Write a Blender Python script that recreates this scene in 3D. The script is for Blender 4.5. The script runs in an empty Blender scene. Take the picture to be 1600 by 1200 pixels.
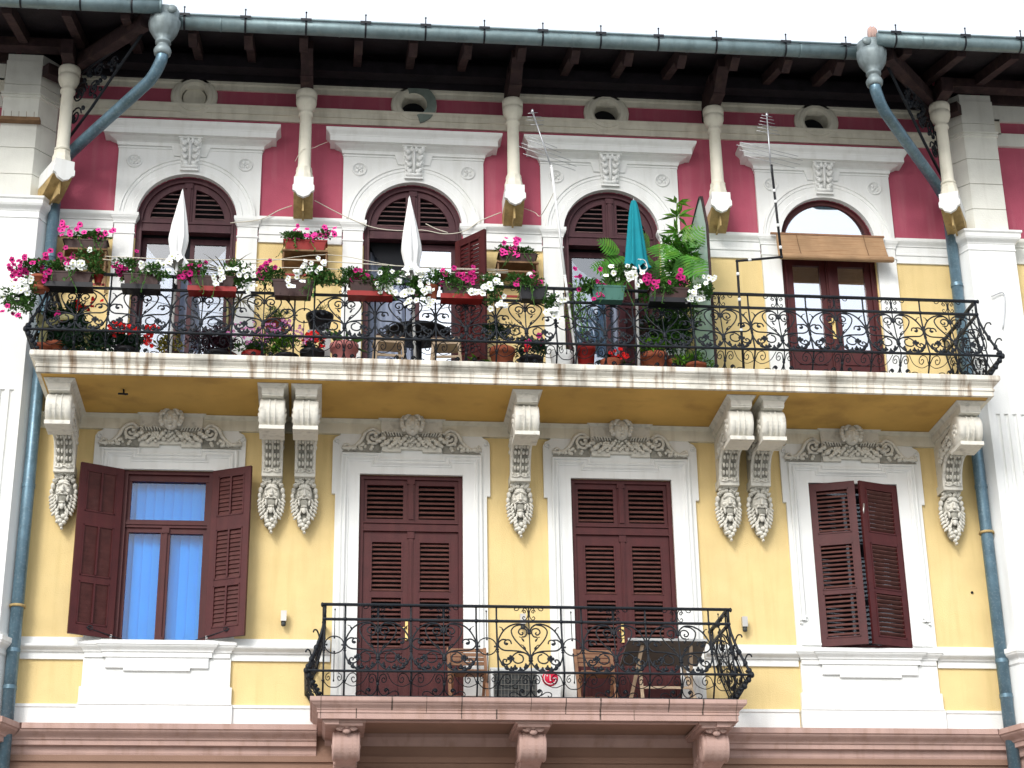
import bpy, bmesh, math, random
from mathutils import Vector, Matrix
from mathutils.geometry import tessellate_polygon
R = math.radians
PI = math.pi
scene = bpy.context.scene
COL = scene.collection
random.seed(7)

# ---------------------------------------------------------------- camera
def setup_camera():
    yaw, pitch, roll = 0.10837, 0.39100, -0.015722
    cy, sy, cp, sp, cr, sr = math.cos(yaw), math.sin(yaw), math.cos(pitch), math.sin(pitch), math.cos(roll), math.sin(roll)
    f = Vector((sy*cp, cy*cp, sp)); r0 = Vector((cy, -sy, 0)); u0 = r0.cross(f)
    r = cr*r0 + sr*u0; u = -sr*r0 + cr*u0
    cam = bpy.data.cameras.new('camera'); o = bpy.data.objects.new('camera', cam); COL.objects.link(o)
    m = Matrix(((r.x, u.x, -f.x), (r.y, u.y, -f.y), (r.z, u.z, -f.z))).to_4x4()
    m.translation = Vector((-2.4432, -22.0874, 1.6)); o.matrix_world = m
    cam.sensor_width = 36; cam.lens = 36*2823.97/1600; cam.clip_end = 3000; cam.clip_start = 0.1
    scene.camera = o
setup_camera()
# ---------------------------------------------------------------- world and sun (overcast, bright)
SUN_EL, SUN_AZ = R(33), R(-28)      # azimuth measured from the facade normal towards the left
w = bpy.data.worlds.new('World'); scene.world = w; w.use_nodes = True
nt = w.node_tree; bg = nt.nodes['Background']
sky = nt.nodes.new('ShaderNodeTexSky'); sky.sky_type = 'NISHITA'; sky.sun_disc = False
sky.sun_elevation = SUN_EL; sky.sun_rotation = PI + SUN_AZ*-1; sky.dust_density = 4.0; sky.air_density = 1.0
hs = nt.nodes.new('ShaderNodeHueSaturation'); hs.inputs['Saturation'].default_value = 0.5; hs.inputs['Value'].default_value = 1.6
cl = nt.nodes.new('ShaderNodeMix'); cl.data_type = 'RGBA'; cl.inputs[0].default_value = 0.62; cl.inputs[7].default_value = (8.6, 9.2, 9.9, 1)   # cloud cover
nt.links.new(sky.outputs[0], hs.inputs['Color']); nt.links.new(hs.outputs[0], cl.inputs[6]); nt.links.new(cl.outputs[2], bg.inputs['Color'])
bg.inputs['Strength'].default_value = 0.15
sl = bpy.data.lights.new('sun', 'SUN'); sl.energy = 1.7; sl.angle = R(18); sl.color = (1.0, 0.98, 0.95)
so = bpy.data.objects.new('sun', sl); COL.objects.link(so)
sd = Vector((math.sin(SUN_AZ)*math.cos(SUN_EL), -math.cos(SUN_AZ)*math.cos(SUN_EL), math.sin(SUN_EL)))
so.rotation_euler = sd.to_track_quat('Z', 'Y').to_euler(); so.location = sd*60
scene.view_settings.view_transform = 'Standard'; scene.view_settings.look = 'None'
scene.view_settings.exposure = 0.08; scene.view_settings.gamma = 1.0
scene.render.engine = 'CYCLES'

# ---------------------------------------------------------------- materials
def mat(name, col, rough=0.7, var=0.12, vscale=3.0, bump=0.0, bscale=60.0, metal=0.0, streak=None, streak_amt=0.0, spots=None, spot_amt=0.0, spot_scale=4.0, spec=0.3, coat=0.0, trans=0.0, streak_scale=(9, 9, 0.7)):
    m = bpy.data.materials.new(name); m.use_nodes = True; t = m.node_tree; n = t.nodes; L = t.links
    b = n['Principled BSDF']; b.inputs['Roughness'].default_value = rough; b.inputs['Metallic'].default_value = metal
    b.inputs['Specular IOR Level'].default_value = spec
    if coat: b.inputs['Coat Weight'].default_value = coat
    g = n.new('ShaderNodeNewGeometry')
    def noise(scale, detail=4, vec=None):
        k = n.new('ShaderNodeTexNoise'); k.inputs['Scale'].default_value = scale; k.inputs['Detail'].default_value = detail
        L.new(vec if vec else g.outputs['Position'], k.inputs['Vector']); return k.outputs['Fac']
    def ramp(src, a, b_):
        r = n.new('ShaderNodeMapRange'); r.inputs['From Min'].default_value = a; r.inputs['From Max'].default_value = b_
        L.new(src, r.inputs['Value']); return r.outputs[0]
    def mix(fac, a, b_):
        x = n.new('ShaderNodeMix'); x.data_type = 'RGBA'
        if isinstance(fac, float): x.inputs[0].default_value = fac
        else: L.new(fac, x.inputs[0])
        for s, c in ((6, a), (7, b_)):
            if isinstance(c, tuple): x.inputs[s].default_value = (*c[:3], 1)
            else: L.new(c, x.inputs[s])
        return x.outputs[2]
    dark = tuple(c*(1-var) for c in col); lite = tuple(min(1, c*(1+var)) for c in col)
    out = mix(ramp(noise(vscale), 0.3, 0.7), dark, lite)
    def scaled(amt, src):
        k = n.new('ShaderNodeMath'); k.operation = 'MULTIPLY'; k.inputs[1].default_value = amt; L.new(src, k.inputs[0]); return k.outputs[0]
    if streak:
        mp = n.new('ShaderNodeMapping'); mp.inputs['Scale'].default_value = streak_scale; L.new(g.outputs['Position'], mp.inputs['Vector'])
        s = ramp(noise(1.0, 6, mp.outputs[0]), 0.5, 0.72)
        out = mix(scaled(streak_amt, s), out, streak)
    if spots:
        s = ramp(noise(spot_scale, 8), 0.52, 0.75)
        out = mix(scaled(spot_amt, s), out, spots)
    L.new(out, b.inputs['Base Color'])
    if bump:
        bp = n.new('ShaderNodeBump'); bp.inputs['Strength'].default_value = bump; bp.inputs['Distance'].default_value = 0.01
        L.new(noise(bscale, 6), bp.inputs['Height']); L.new(bp.outputs[0], b.inputs['Normal'])
    return m

M = {}
M['yellow'] = mat('yellow_stucco', (0.73, 0.562, 0.27), 0.9, 0.10, 1.3, 0.55, 70, streak=(0.56, 0.42, 0.18), streak_amt=0.36, spots=(0.76, 0.64, 0.36), spot_amt=0.25, spot_scale=1.7)
M['ochre'] = mat('shaded_ochre_soffit', (0.60, 0.37, 0.10), 0.9, 0.12, 1.5, 0.2, 50, spots=(0.30, 0.17, 0.05), spot_amt=0.55, spot_scale=2.2)  # ochre made darker and richer than the walls, soffit shade included in the colour
M['pink'] = mat('burgundy_stucco', (0.41, 0.088, 0.135), 0.9, 0.10, 1.6, 0.4, 80, streak=(0.47, 0.17, 0.21), streak_amt=0.40, spots=(0.31, 0.06, 0.10), spot_amt=0.35)
M['white'] = mat('white_stucco', (0.78, 0.79, 0.775), 0.85, 0.04, 1.5, 0.25, 70, streak=(0.48, 0.47, 0.42), streak_amt=0.22, spots=(0.55, 0.55, 0.50), spot_amt=0.22, spot_scale=3.0)
M['quoin'] = mat('pale_quoin_stone', (0.72, 0.72, 0.66), 0.85, 0.06, 3, 0.3, 60, streak=(0.45, 0.44, 0.38), streak_amt=0.3, spots=(0.52, 0.51, 0.45), spot_amt=0.3)
M['cream'] = mat('cream_stone', (0.74, 0.71, 0.60), 0.85, 0.07, 3, 0.3, 60, streak=(0.42, 0.38, 0.29), streak_amt=0.35, spots=(0.45, 0.42, 0.33), spot_amt=0.35)
M['carved'] = mat('carved_stone', (0.70, 0.68, 0.61), 0.85, 0.08, 9, 0.4, 90, spots=(0.22, 0.21, 0.18), spot_amt=0.6, spot_scale=9)
M['lip'] = mat('stained_stone_edge', (0.72, 0.69, 0.61), 0.85, 0.08, 4, 0.4, 50, streak=(0.22, 0.135, 0.07), streak_amt=0.95, spots=(0.13, 0.13, 0.11), spot_amt=0.65, spot_scale=2.3, streak_scale=(11, 3, 0.9))
M['grime_shade'] = mat('grimy_shaded_ground', (0.30, 0.29, 0.25), 0.9, 0.25, 9, 0.4, 60, spots=(0.10, 0.10, 0.08), spot_amt=0.7, spot_scale=14)  # grime plus recess shade painted dark behind raised carving, to deepen its relief
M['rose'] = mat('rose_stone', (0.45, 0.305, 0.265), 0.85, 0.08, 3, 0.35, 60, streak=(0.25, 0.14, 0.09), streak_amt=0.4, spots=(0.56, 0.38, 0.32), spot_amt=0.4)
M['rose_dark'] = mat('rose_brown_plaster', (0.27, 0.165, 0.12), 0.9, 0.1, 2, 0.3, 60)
M['bracket_wood'] = mat('worn_ochre_bracket', (0.42, 0.30, 0.13), 0.8, 0.2, 9, 0.4, 40, spots=(0.16, 0.11, 0.05), spot_amt=0.6, spot_scale=12)
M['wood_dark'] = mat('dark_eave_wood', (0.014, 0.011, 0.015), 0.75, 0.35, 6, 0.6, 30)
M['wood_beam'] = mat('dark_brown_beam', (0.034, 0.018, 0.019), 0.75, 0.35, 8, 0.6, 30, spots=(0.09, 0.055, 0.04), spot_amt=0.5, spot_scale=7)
M['shutter'] = mat('maroon_shutter_paint', (0.062, 0.0095, 0.0105), 0.5, 0.14, 7, 0.25, 80, streak=(0.09, 0.022, 0.018), streak_amt=0.45)
M['slat'] = mat('maroon_slat_paint', (0.125, 0.052, 0.045), 0.55, 0.2, 9, 0.25, 80, spots=(0.17, 0.09, 0.07), spot_amt=0.35, spot_scale=10)
M['shutter_up'] = mat('faded_plum_shutter_paint', (0.055, 0.015, 0.021), 0.55, 0.15, 6, 0.3, 80, streak=(0.10, 0.045, 0.045), streak_amt=0.4)
M['slat_closed'] = mat('maroon_closed_slat_paint', (0.075, 0.022, 0.020), 0.6, 0.2, 9, 0.25, 80, spots=(0.12, 0.05, 0.045), spot_amt=0.4, spot_scale=10)
M['slat_worn'] = mat('faded_plum_slat_paint', (0.15, 0.085, 0.085), 0.6, 0.2, 10, 0.25, 80, spots=(0.22, 0.15, 0.13), spot_amt=0.4, spot_scale=10)
M['zinc'] = mat('weathered_zinc', (0.17, 0.235, 0.25), 0.45, 0.16, 5, 0.25, 30, metal=0.35, spots=(0.24, 0.29, 0.29), spot_amt=0.5, spot_scale=14, streak=(0.10, 0.14, 0.15), streak_amt=0.5)
M['head_zinc'] = mat('pale_old_zinc', (0.22, 0.265, 0.275), 0.5, 0.2, 8, 0.3, 30, metal=0.3, streak=(0.12, 0.15, 0.15), streak_amt=0.6)
M['pipe'] = mat('blue_green_painted_zinc', (0.12, 0.20, 0.255), 0.38, 0.18, 6, 0.2, 30, metal=0.45, spots=(0.26, 0.33, 0.37), spot_amt=0.6, spot_scale=30, streak=(0.06, 0.10, 0.11), streak_amt=0.5)
M['iron'] = mat('black_wrought_iron', (0.006, 0.009, 0.014), 0.5, 0.3, 20, 0.3, 120, metal=0.0, spots=(0.022, 0.022, 0.026), spot_amt=0.4, spot_scale=25)
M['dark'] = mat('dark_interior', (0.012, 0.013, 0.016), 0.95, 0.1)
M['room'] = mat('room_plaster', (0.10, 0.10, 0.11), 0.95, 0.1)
M['curtain'] = mat('white_curtain', (0.52, 0.56, 0.66), 0.9, 0.05)
M['curtain_dim'] = mat('blue_grey_net_curtain', (0.27, 0.31, 0.41), 0.9, 0.1)
M['curtain_blue'] = mat('blue_lit_curtain', (0.02, 0.37, 0.98), 0.9, 0.05)  # blue of the light and sky reflection put into the base colour
M['brass'] = mat('brass', (0.70, 0.52, 0.20), 0.3, 0.1, metal=1.0)
M['terracotta'] = mat('terracotta', (0.31, 0.085, 0.042), 0.8, 0.15, 12, 0.2, 50)
M['red_plastic'] = mat('red_plastic', (0.25, 0.012, 0.010), 0.45, 0.1, 10, spots=(0.32, 0.05, 0.03), spot_amt=0.3)
M['brown_plastic'] = mat('brown_plastic', (0.040, 0.016, 0.014), 0.5, 0.2, 10, spots=(0.08, 0.04, 0.035), spot_amt=0.4, spot_scale=9)
M['black_plastic'] = mat('black_plastic', (0.010, 0.010, 0.013), 0.5, 0.2)
M['pink_plastic'] = mat('pink_plastic', (0.55, 0.20, 0.19), 0.5, 0.1)
M['white_plastic'] = mat('white_plastic', (0.72, 0.73, 0.72), 0.45, 0.04)
M['green_plastic'] = mat('green_mesh_plastic', (0.05, 0.15, 0.12), 0.5, 0.1)
M['soil'] = mat('potting_soil', (0.035, 0.022, 0.014), 1.0, 0.3, 20, 0.5)
M['shelf'] = mat('weathered_shelf_wood', (0.20, 0.115, 0.06), 0.8, 0.25, 10, 0.3, 40)
M['oak'] = mat('oiled_folding_wood', (0.26, 0.135, 0.075), 0.6, 0.15, 8)
M['chair_pale'] = mat('pale_chair_wood', (0.50, 0.38, 0.26), 0.6, 0.12, 8)
M['canvas'] = mat('white_canvas', (0.80, 0.80, 0.79), 0.9, 0.04, 5, 0.2, 80)
M['teal'] = mat('teal_canvas', (0.005, 0.21, 0.26), 0.85, 0.08, 5, 0.2, 80)
M['bamboo'] = mat('bamboo_blind', (0.36, 0.225, 0.125), 0.8, 0.15, 5, streak=(0.22, 0.105, 0.045), streak_amt=0.8, streak_scale=(3, 3, 110))
M['rope'] = mat('pale_cord', (0.66, 0.62, 0.52), 0.9, 0.05)
M['alu'] = mat('aluminium', (0.42, 0.43, 0.45), 0.4, 0.1, metal=0.6)
M['lamp_body'] = mat('brushed_lamp_body', (0.50, 0.48, 0.45), 0.35, 0.1, metal=0.7)
M['tabletop'] = mat('grey_table_underside', (0.17, 0.165, 0.15), 0.6, 0.1)
M['emblem_red'] = mat('emblem_red', (0.72, 0.012, 0.06), 0.45, 0.02)
M['grille'] = mat('dark_grille', (0.04, 0.045, 0.045), 0.5, 0.1)
M['magenta'] = mat('magenta_petal', (0.50, 0.012, 0.17), 0.7, 0.3, 30)
M['hotpink'] = mat('hot_pink_petal', (0.85, 0.05, 0.34), 0.7, 0.2, 30)
M['whitepetal'] = mat('white_petal', (0.85, 0.87, 0.85), 0.7, 0.05, 30)
M['redpetal'] = mat('red_petal', (0.68, 0.012, 0.012), 0.7, 0.2, 30)
M['lilac'] = mat('lilac_petal', (0.55, 0.16, 0.45), 0.7, 0.2, 30)
M['throat'] = mat('dark_flower_throat', (0.10, 0.004, 0.05), 0.7, 0.1)
M['throat_y'] = mat('pale_flower_throat', (0.60, 0.62, 0.30), 0.7, 0.1)
def leafmat(name, a, b_, scale=14):
    return mat(name, a, 0.55, 0.35, scale, 0.0, spots=b_, spot_amt=0.7, spot_scale=scale*0.8)
M['leaf'] = leafmat('petunia_leaf', (0.045, 0.125, 0.022), (0.11, 0.24, 0.04))
M['leaf_dark'] = leafmat('dark_leaf', (0.016, 0.050, 0.022), (0.035, 0.09, 0.03))
M['leaf_lime'] = leafmat('lime_leaf', (0.10, 0.26, 0.02), (0.28, 0.42, 0.03))
M['leaf_mon'] = leafmat('glossy_split_leaf', (0.045, 0.17, 0.015), (0.15, 0.30, 0.02), 7)
M['leaf_purple'] = leafmat('purple_leaf', (0.045, 0.015, 0.025), (0.09, 0.03, 0.05))
M['leaf_croton'] = leafmat('croton_leaf', (0.22, 0.20, 0.02), (0.28, 0.07, 0.02))
M['leaf_dry'] = leafmat('dry_blade', (0.25, 0.23, 0.10), (0.10, 0.15, 0.05))
M['stem'] = mat('woody_stem', (0.14, 0.10, 0.06), 0.8, 0.2)
M['asphalt'] = mat('street_paving', (0.24, 0.235, 0.22), 0.95, 0.2, 2, 0.3, 40)

def glassmat(name, tint, refl, rough=0.02):
    m = bpy.data.materials.new(name); m.use_nodes = True; t = m.node_tree; n = t.nodes; L = t.links
    n.remove(n['Principled BSDF']); o = n['Material Output']
    tr = n.new('ShaderNodeBsdfTransparent'); tr.inputs[0].default_value = (*tint, 1)
    gl = n.new('ShaderNodeBsdfGlossy'); gl.inputs['Roughness'].default_value = rough; gl.inputs[0].default_value = (0.95, 0.97, 1, 1)
    fr = n.new('ShaderNodeFresnel'); fr.inputs[0].default_value = 1.3
    ad = n.new('ShaderNodeMath'); ad.operation = 'ADD'; ad.inputs[1].default_value = refl; ad.use_clamp = True
    L.new(fr.outputs[0], ad.inputs[0])
    mx = n.new('ShaderNodeMixShader'); L.new(ad.outputs[0], mx.inputs[0]); L.new(tr.outputs[0], mx.inputs[1]); L.new(gl.outputs[0], mx.inputs[2])
    L.new(mx.outputs[0], o.inputs[0]); return m
M['glass'] = glassmat('window_glass', (0.9, 0.94, 0.97), 0.02)
M['glass_mid'] = glassmat('door_glass', (0.85, 0.9, 0.95), 0.20)
M['joint'] = mat('blackened_joint', (0.11, 0.08, 0.068), 0.95, 0.5, 30, spots=(0.32, 0.22, 0.19), spot_amt=0.9, spot_scale=25)
M['glass_sky'] = glassmat('coated_window_glass', (0.8, 0.84, 0.9), 0.62)
def frost():
    m = bpy.data.materials.new('greenish_screen_glass'); m.use_nodes = True; t = m.node_tree; b = t.nodes['Principled BSDF']
    tr = t.nodes.new('ShaderNodeBsdfTransparent'); tr.inputs[0].default_value = (.75, .9, .84, 1); tl = t.nodes.new('ShaderNodeBsdfTranslucent'); tl.inputs[0].default_value = (.62, .80, .72, 1)
    b.inputs['Base Color'].default_value = (.62, .74, .70, 1); b.inputs['Roughness'].default_value = .15
    a = t.nodes.new('ShaderNodeMixShader'); c = t.nodes.new('ShaderNodeMixShader'); a.inputs[0].default_value = .5; c.inputs[0].default_value = .82
    t.links.new(b.outputs[0], a.inputs[1]); t.links.new(tl.outputs[0], a.inputs[2]); t.links.new(tr.outputs[0], c.inputs[1]); t.links.new(a.outputs[0], c.inputs[2]); t.links.new(c.outputs[0], t.nodes['Material Output'].inputs[0]); return m
M['glass_frost'] = frost()

# ---------------------------------------------------------------- mesh builder
class MB:
    def __init__(s): s.v = []; s.f = []; s.sm = []; s.mi = []; s.cur = 0
    def add(s, vs, fs, smooth=False):
        k = len(s.v); s.v += [tuple(p) for p in vs]
        for f in fs: s.f.append([i+k for i in f]); s.sm.append(smooth); s.mi.append(s.cur)
        return s
    def box(s, x0, x1, y0, y1, z0, z1):
        return s.add([(x0,y0,z0),(x1,y0,z0),(x1,y1,z0),(x0,y1,z0),(x0,y0,z1),(x1,y0,z1),(x1,y1,z1),(x0,y1,z1)],
              [(0,3,2,1),(4,5,6,7),(0,1,5,4),(1,2,6,5),(2,3,7,6),(3,0,4,7)])
    def obox(s, c, ax, ay, az):           # centre, half axes
        c, ax, ay, az = map(Vector, (c, ax, ay, az))
        vs = [c+a*ax+b*ay+d*az for d in (-1,1) for a, b in ((-1,-1),(1,-1),(1,1),(-1,1))]
        return s.add(vs, [(0,3,2,1),(4,5,6,7),(0,1,5,4),(1,2,6,5),(2,3,7,6),(3,0,4,7)])
    def beam(s, a, b, w, h, up=(0,0,1)):
        a, b = Vector(a), Vector(b); d = b-a; u = Vector(up); r = d.cross(u)
        if r.length < 1e-6: r = d.cross(Vector((0,1,0)))
        r.normalize(); u = r.cross(d).normalized()
        return s.obox((a+b)/2, d/2, r*w/2, u*h/2)
    def tube(s, pts, r, n=6, taper=None, caps=True, flat=None):
        pts = [Vector(p) for p in pts]; m = len(pts)
        if m < 2: return s
        T = [(pts[min(i+1, m-1)]-pts[max(i-1, 0)]).normalized() for i in range(m)]
        up = Vector((0,1,0)) if abs(T[0].y) < 0.9 else Vector((1,0,0))
        vs = []
        for i in range(m):
            a = T[i].cross(up)
            if a.length < 1e-5: a = T[i].cross(Vector((0,0,1)))
            a.normalize(); b = T[i].cross(a).normalized(); up = a.cross(T[i])*1.0 if False else up
            rr = taper(i/(m-1))*r if taper else r
            for k in range(n):
                t = 2*PI*k/n
                vs.append(pts[i] + a*math.cos(t)*rr + b*math.sin(t)*rr*(flat or 1))
        fs = [(i*n+k, i*n+(k+1) % n, (i+1)*n+(k+1) % n, (i+1)*n+k) for i in range(m-1) for k in range(n)]
        if caps: fs += [tuple(range(n))[::-1], tuple((m-1)*n+k for k in range(n))]
        return s.add(vs, fs, n > 4)
    def lathe(s, prof, n=20, c=(0,0,0), axis='z', smooth=True, fold=None, cap=True):
        vs = []
        for j, (r, h) in enumerate(prof):
            for k in range(n):
                t = 2*PI*k/n; rr = r*(fold(t, j) if fold else 1)
                x, y = rr*math.cos(t), rr*math.sin(t)
                p = (x, y, h) if axis == 'z' else ((h, x, y) if axis == 'x' else (x, h, y))
                vs.append((p[0]+c[0], p[1]+c[1], p[2]+c[2]))
        m = len(prof)
        fs = [(i*n+k, i*n+(k+1) % n, (i+1)*n+(k+1) % n, (i+1)*n+k) for i in range(m-1) for k in range(n)]
        s.add(vs, fs, smooth)
        if cap:
            k0 = len(s.v)-len(vs)
            for base in (0, (m-1)*n):
                s.f.append([k0+base+k for k in range(n)]); s.sm.append(False); s.mi.append(s.cur)
        return s
    def ell(s, c, r, n=8, m=5, rot=None):
        c = Vector(c); vs = []
        for j in range(m+1):
            ph = PI*j/m
            for k in range(n):
                t = 2*PI*k/n
                p = Vector((r[0]*math.sin(ph)*math.cos(t), r[1]*math.sin(ph)*math.sin(t), r[2]*math.cos(ph)))
                if rot is not None: p = rot @ p
                vs.append(c+p)
        return s.add(vs, [(j*n+k, j*n+(k+1) % n, (j+1)*n+(k+1) % n, (j+1)*n+k) for j in range(m) for k in range(n)], True)
    def poly(s, outline, holes=(), y0=-0.05, y1=0.0):     # plate in the xz plane, front y0, back y1
        loops = [[Vector((x, z, 0)) for x, z in outline]]+[[Vector((x, z, 0)) for x, z in h] for h in holes]
        flat = [p for l in loops for p in l]; k = len(flat)
        tris = tessellate_polygon(loops)
        vs = [(p.x, y0, p.y) for p in flat]+[(p.x, y1, p.y) for p in flat]
        fs = [tuple(t) for t in tris]+[tuple(i+k for i in t[::-1]) for t in tris]
        o = 0
        for l in loops:
            n = len(l)
            fs += [(o+i, o+(i+1) % n, o+(i+1) % n+k, o+i+k) for i in range(n)]; o += n
        return s.add(vs, fs)
    def sweep(s, path, prof, plane='xy', closed=False, smooth=False):
        # path: list of 2d points; prof: list of (offset to the right-hand side, height)
        P = [Vector(p) for p in path]; n = len(P); rows = []
        for i in range(n):
            def nrm(a, b): d = (b-a).normalized(); return Vector((d.y, -d.x))
            if closed: n1 = nrm(P[i-1], P[i]); n2 = nrm(P[i], P[(i+1) % n])
            else:
                n1 = nrm(P[i-1], P[i]) if i > 0 else nrm(P[i], P[i+1])
                n2 = nrm(P[i], P[i+1]) if i < n-1 else n1
            mm = (n1+n2)/(1+n1.dot(n2)) if n1.dot(n2) > -0.9 else n1
            row = []
            for o, h in prof:
                q = P[i]+mm*o
                row.append((q.x, q.y, h) if plane == 'xy' else (q.x, h, q.y))
            rows.append(row)
        m = len(prof); vs = [p for r in rows for p in r]
        rng = n if closed else n-1
        fs = [(i*m+j, ((i+1) % n)*m+j, ((i+1) % n)*m+(j+1) % m, i*m+(j+1) % m) for i in range(rng) for j in range(m)]
        if not closed: fs += [tuple(range(m)), tuple((n-1)*m+j for j in range(m))[::-1]]
        return s.add(vs, fs, smooth)
    def build(s, name, material, parent=None, loc=None, recalc=True):
        me = bpy.data.meshes.new(name)
        me.from_pydata([tuple(p) for p in s.v], [], s.f)
        ms = material if isinstance(material, (list, tuple)) else [material]
        for q in ms: me.materials.append(M[q])
        me.polygons.foreach_set('use_smooth', s.sm); me.polygons.foreach_set('material_index', s.mi)
        if recalc:
            b = bmesh.new(); b.from_mesh(me); bmesh.ops.recalc_face_normals(b, faces=b.faces); b.to_mesh(me); b.free()
        me.update()
        o = bpy.data.objects.new(name, me); COL.objects.link(o)
        if parent is not None: o.parent = parent
        if loc: o.location = loc
        return o
def thing(name, label, cat, loc=(0,0,0), rz=0, group=None):
    o = bpy.data.objects.new(name, None); COL.objects.link(o); o.location = loc; o.rotation_euler = (0,0,rz)
    o.empty_display_size = 0.2; o['label'] = label; o['category'] = cat
    if group: o['group'] = group
    return o
def tag(o, label, cat, group=None):
    o['label'] = label; o['category'] = cat
    if group: o['group'] = group
    return o
def node(name, parent, loc=(0,0,0)):
    o = bpy.data.objects.new(name, None); COL.objects.link(o); o.parent = parent; o.location = loc; o.empty_display_size = 0.1; return o
def dup(o, parent=None, loc=None):
    c = o.copy(); COL.objects.link(c)
    if parent is not None: c.parent = parent
    if loc is not None: c.location = loc
    for ch in list(o.children): dup(ch, c)
    return c
def spline(pts, sub=5):
    P = [Vector(p) for p in pts]
    if len(P) < 3: return P
    P = [2*P[0]-P[1]]+P+[2*P[-1]-P[-2]]; out = []
    for i in range(1, len(P)-2):
        for k in range(sub):
            t = k/sub; a, b, c, d = P[i-1:i+3]
            out.append(0.5*((2*b)+(c-a)*t+(2*a-5*b+4*c-d)*t*t+(3*b-a-3*c+d)*t**3))
    out.append(P[-2]); return out
def arc(cx, cz, r, a0, a1, n): return [(cx+r*math.cos(a0+(a1-a0)*i/n), cz+r*math.sin(a0+(a1-a0)*i/n)) for i in range(n+1)]

# ---------------------------------------------------------------- ground
g = MB(); g.add([(-300,-300,0),(300,-300,0),(300,300,0),(-300,300,0)], [(0,1,2,3)]); gr = g.build('street', 'asphalt'); gr['kind'] = 'structure'
# ================================================================ BUILDING
BLD = thing('apartment_building', 'yellow and burgundy apartment house with white trim, carved consoles and two iron balconies', 'building')
UC = (-4.43, -1.37, 1.37, 4.43)            # bay centres, upper storey
LC = (-4.46, -1.37, 1.37, 4.47)            # bay centres, lower storey
LH = (0.565, 0.665, 0.665, 0.600)          # half widths of the lower openings
def cyma(o0, z0, o1, z1, n=6):
    return [(o0+(o1-o0)*(0.5-0.5*math.cos(PI*i/n)), z0+(z1-z0)*i/n) for i in range(n+1)]
def closedp(p, back=-0.02): return [(back, p[0][1])]+p+[(back, p[-1][1])]
def mold(mb, x0, x1, yb, prof, returns=True, back=0.02):
    path = [(x0, back), (x0, -yb), (x1, -yb), (x1, back)] if returns else [(x0, -yb), (x1, -yb)]
    return mb.sweep(path, closedp(prof))

# walls
wl = MB(); out = [(-6.28, 5.0), (6.28, 5.0), (6.28, 12.74)]
for c in reversed(UC): out += [(c+.67, 12.74), (c+.67, 10.43), (c-.67, 10.43), (c-.67, 12.74)]
out += [(-6.28, 12.74)]
holes = [[(LC[i]-LH[i], (6.28 if i in (1, 2) else 7.2)), (LC[i]-LH[i], 9.44), (LC[i]+LH[i], 9.44), (LC[i]+LH[i], (6.28 if i in (1, 2) else 7.2))] for i in range(4)]
wl.poly(out, holes, 0.0, 0.30); wl.build('wall', 'yellow', BLD)
wu = MB(); out = [(-6.28, 12.74)]
for c in UC: out += [(c-.67, 12.74), (c-.67, 13.03)]+arc(c, 13.03, .67, PI, 0, 20)[1:-1]+[(c+.67, 13.03), (c+.67, 12.74)]
out += [(6.28, 12.74), (6.28, 15.75), (-6.28, 15.75)]
wu.poly(out, [arc(c, 14.96, .18, 0, 2*PI, 20)[:-1] for c in UC], 0.0, 0.30); wu.build('upper_wall', 'pink', BLD)
for s in (-1, 1):
    a, b = sorted((s*6.9, s*10)); m = MB(); m.box(a, b, -.10, .3, 5.0, 12.74); m.build('side_wall', 'yellow', BLD)
    m = MB(); m.box(a, b, -.10, .3, 12.74, 15.75); m.build('side_upper_wall', 'pink', BLD)
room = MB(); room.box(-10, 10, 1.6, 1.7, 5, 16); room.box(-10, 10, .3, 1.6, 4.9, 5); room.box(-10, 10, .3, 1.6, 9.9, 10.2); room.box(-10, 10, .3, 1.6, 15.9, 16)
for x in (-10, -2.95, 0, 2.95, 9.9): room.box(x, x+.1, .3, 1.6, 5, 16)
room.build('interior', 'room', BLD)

# horizontal bands
def bands(name, material, segs, prof, yb=0):
    for x0, x1 in segs: b = MB(); mold(b, x0, x1, yb, prof, False); b.build(name, material, BLD)
b = MB()
mold(b, -6.26, 6.26, .0, [(.03, 15.08), (.03, 15.15), (.055, 15.165), (.055, 15.215)], False); b.build('frieze_moulding', 'cream', BLD); b = MB()
mold(b, -6.26, 6.26, .0, [(.03, 14.61), (.03, 14.70), (.05, 14.705), (.05, 14.76)]+cyma(.05, 14.765, .085, 14.80, 4)+[(.085, 14.82)], False)
b.build('upper_band_moulding', 'cream', BLD)
b = MB(); xs = [-6.26]
for c in UC: xs += [c-.97, c+.97]
xs += [6.26]
bands('impost_band', 'white', [(xs[i], xs[i+1]) for i in range(0, 10, 2)], [(.03, 12.73), (.03, 12.84), (.045, 12.845), (.045, 12.87), (.035, 12.88), (.035, 12.975)]+cyma(.05, 12.98, .10, 13.06, 5)+[(.10, 13.09)])
b = MB()
SB = [(.03, 6.97), (.03, 7.05), (.05, 7.055)]+cyma(.055, 7.06, .12, 7.12, 5)+[(.12, 7.14), (.035, 7.15), (.035, 7.245)]
bands('sill_band', 'white', ((-6.26, -5.34), (-3.58, -2.36), (2.36, 3.56), (5.38, 6.26)), SB)
b = MB()
bands('base_band', 'white', ((-6.26, -5.39), (-3.54, -2.36), (2.36, 3.52), (5.42, 6.26)), [(.03, 6.1), (.03, 6.38), (.045, 6.385), (.045, 6.42)])
bands('base_band', 'white', ((-.41, .41),), [(.03, 6.1), (.03, 6.74)])

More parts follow.
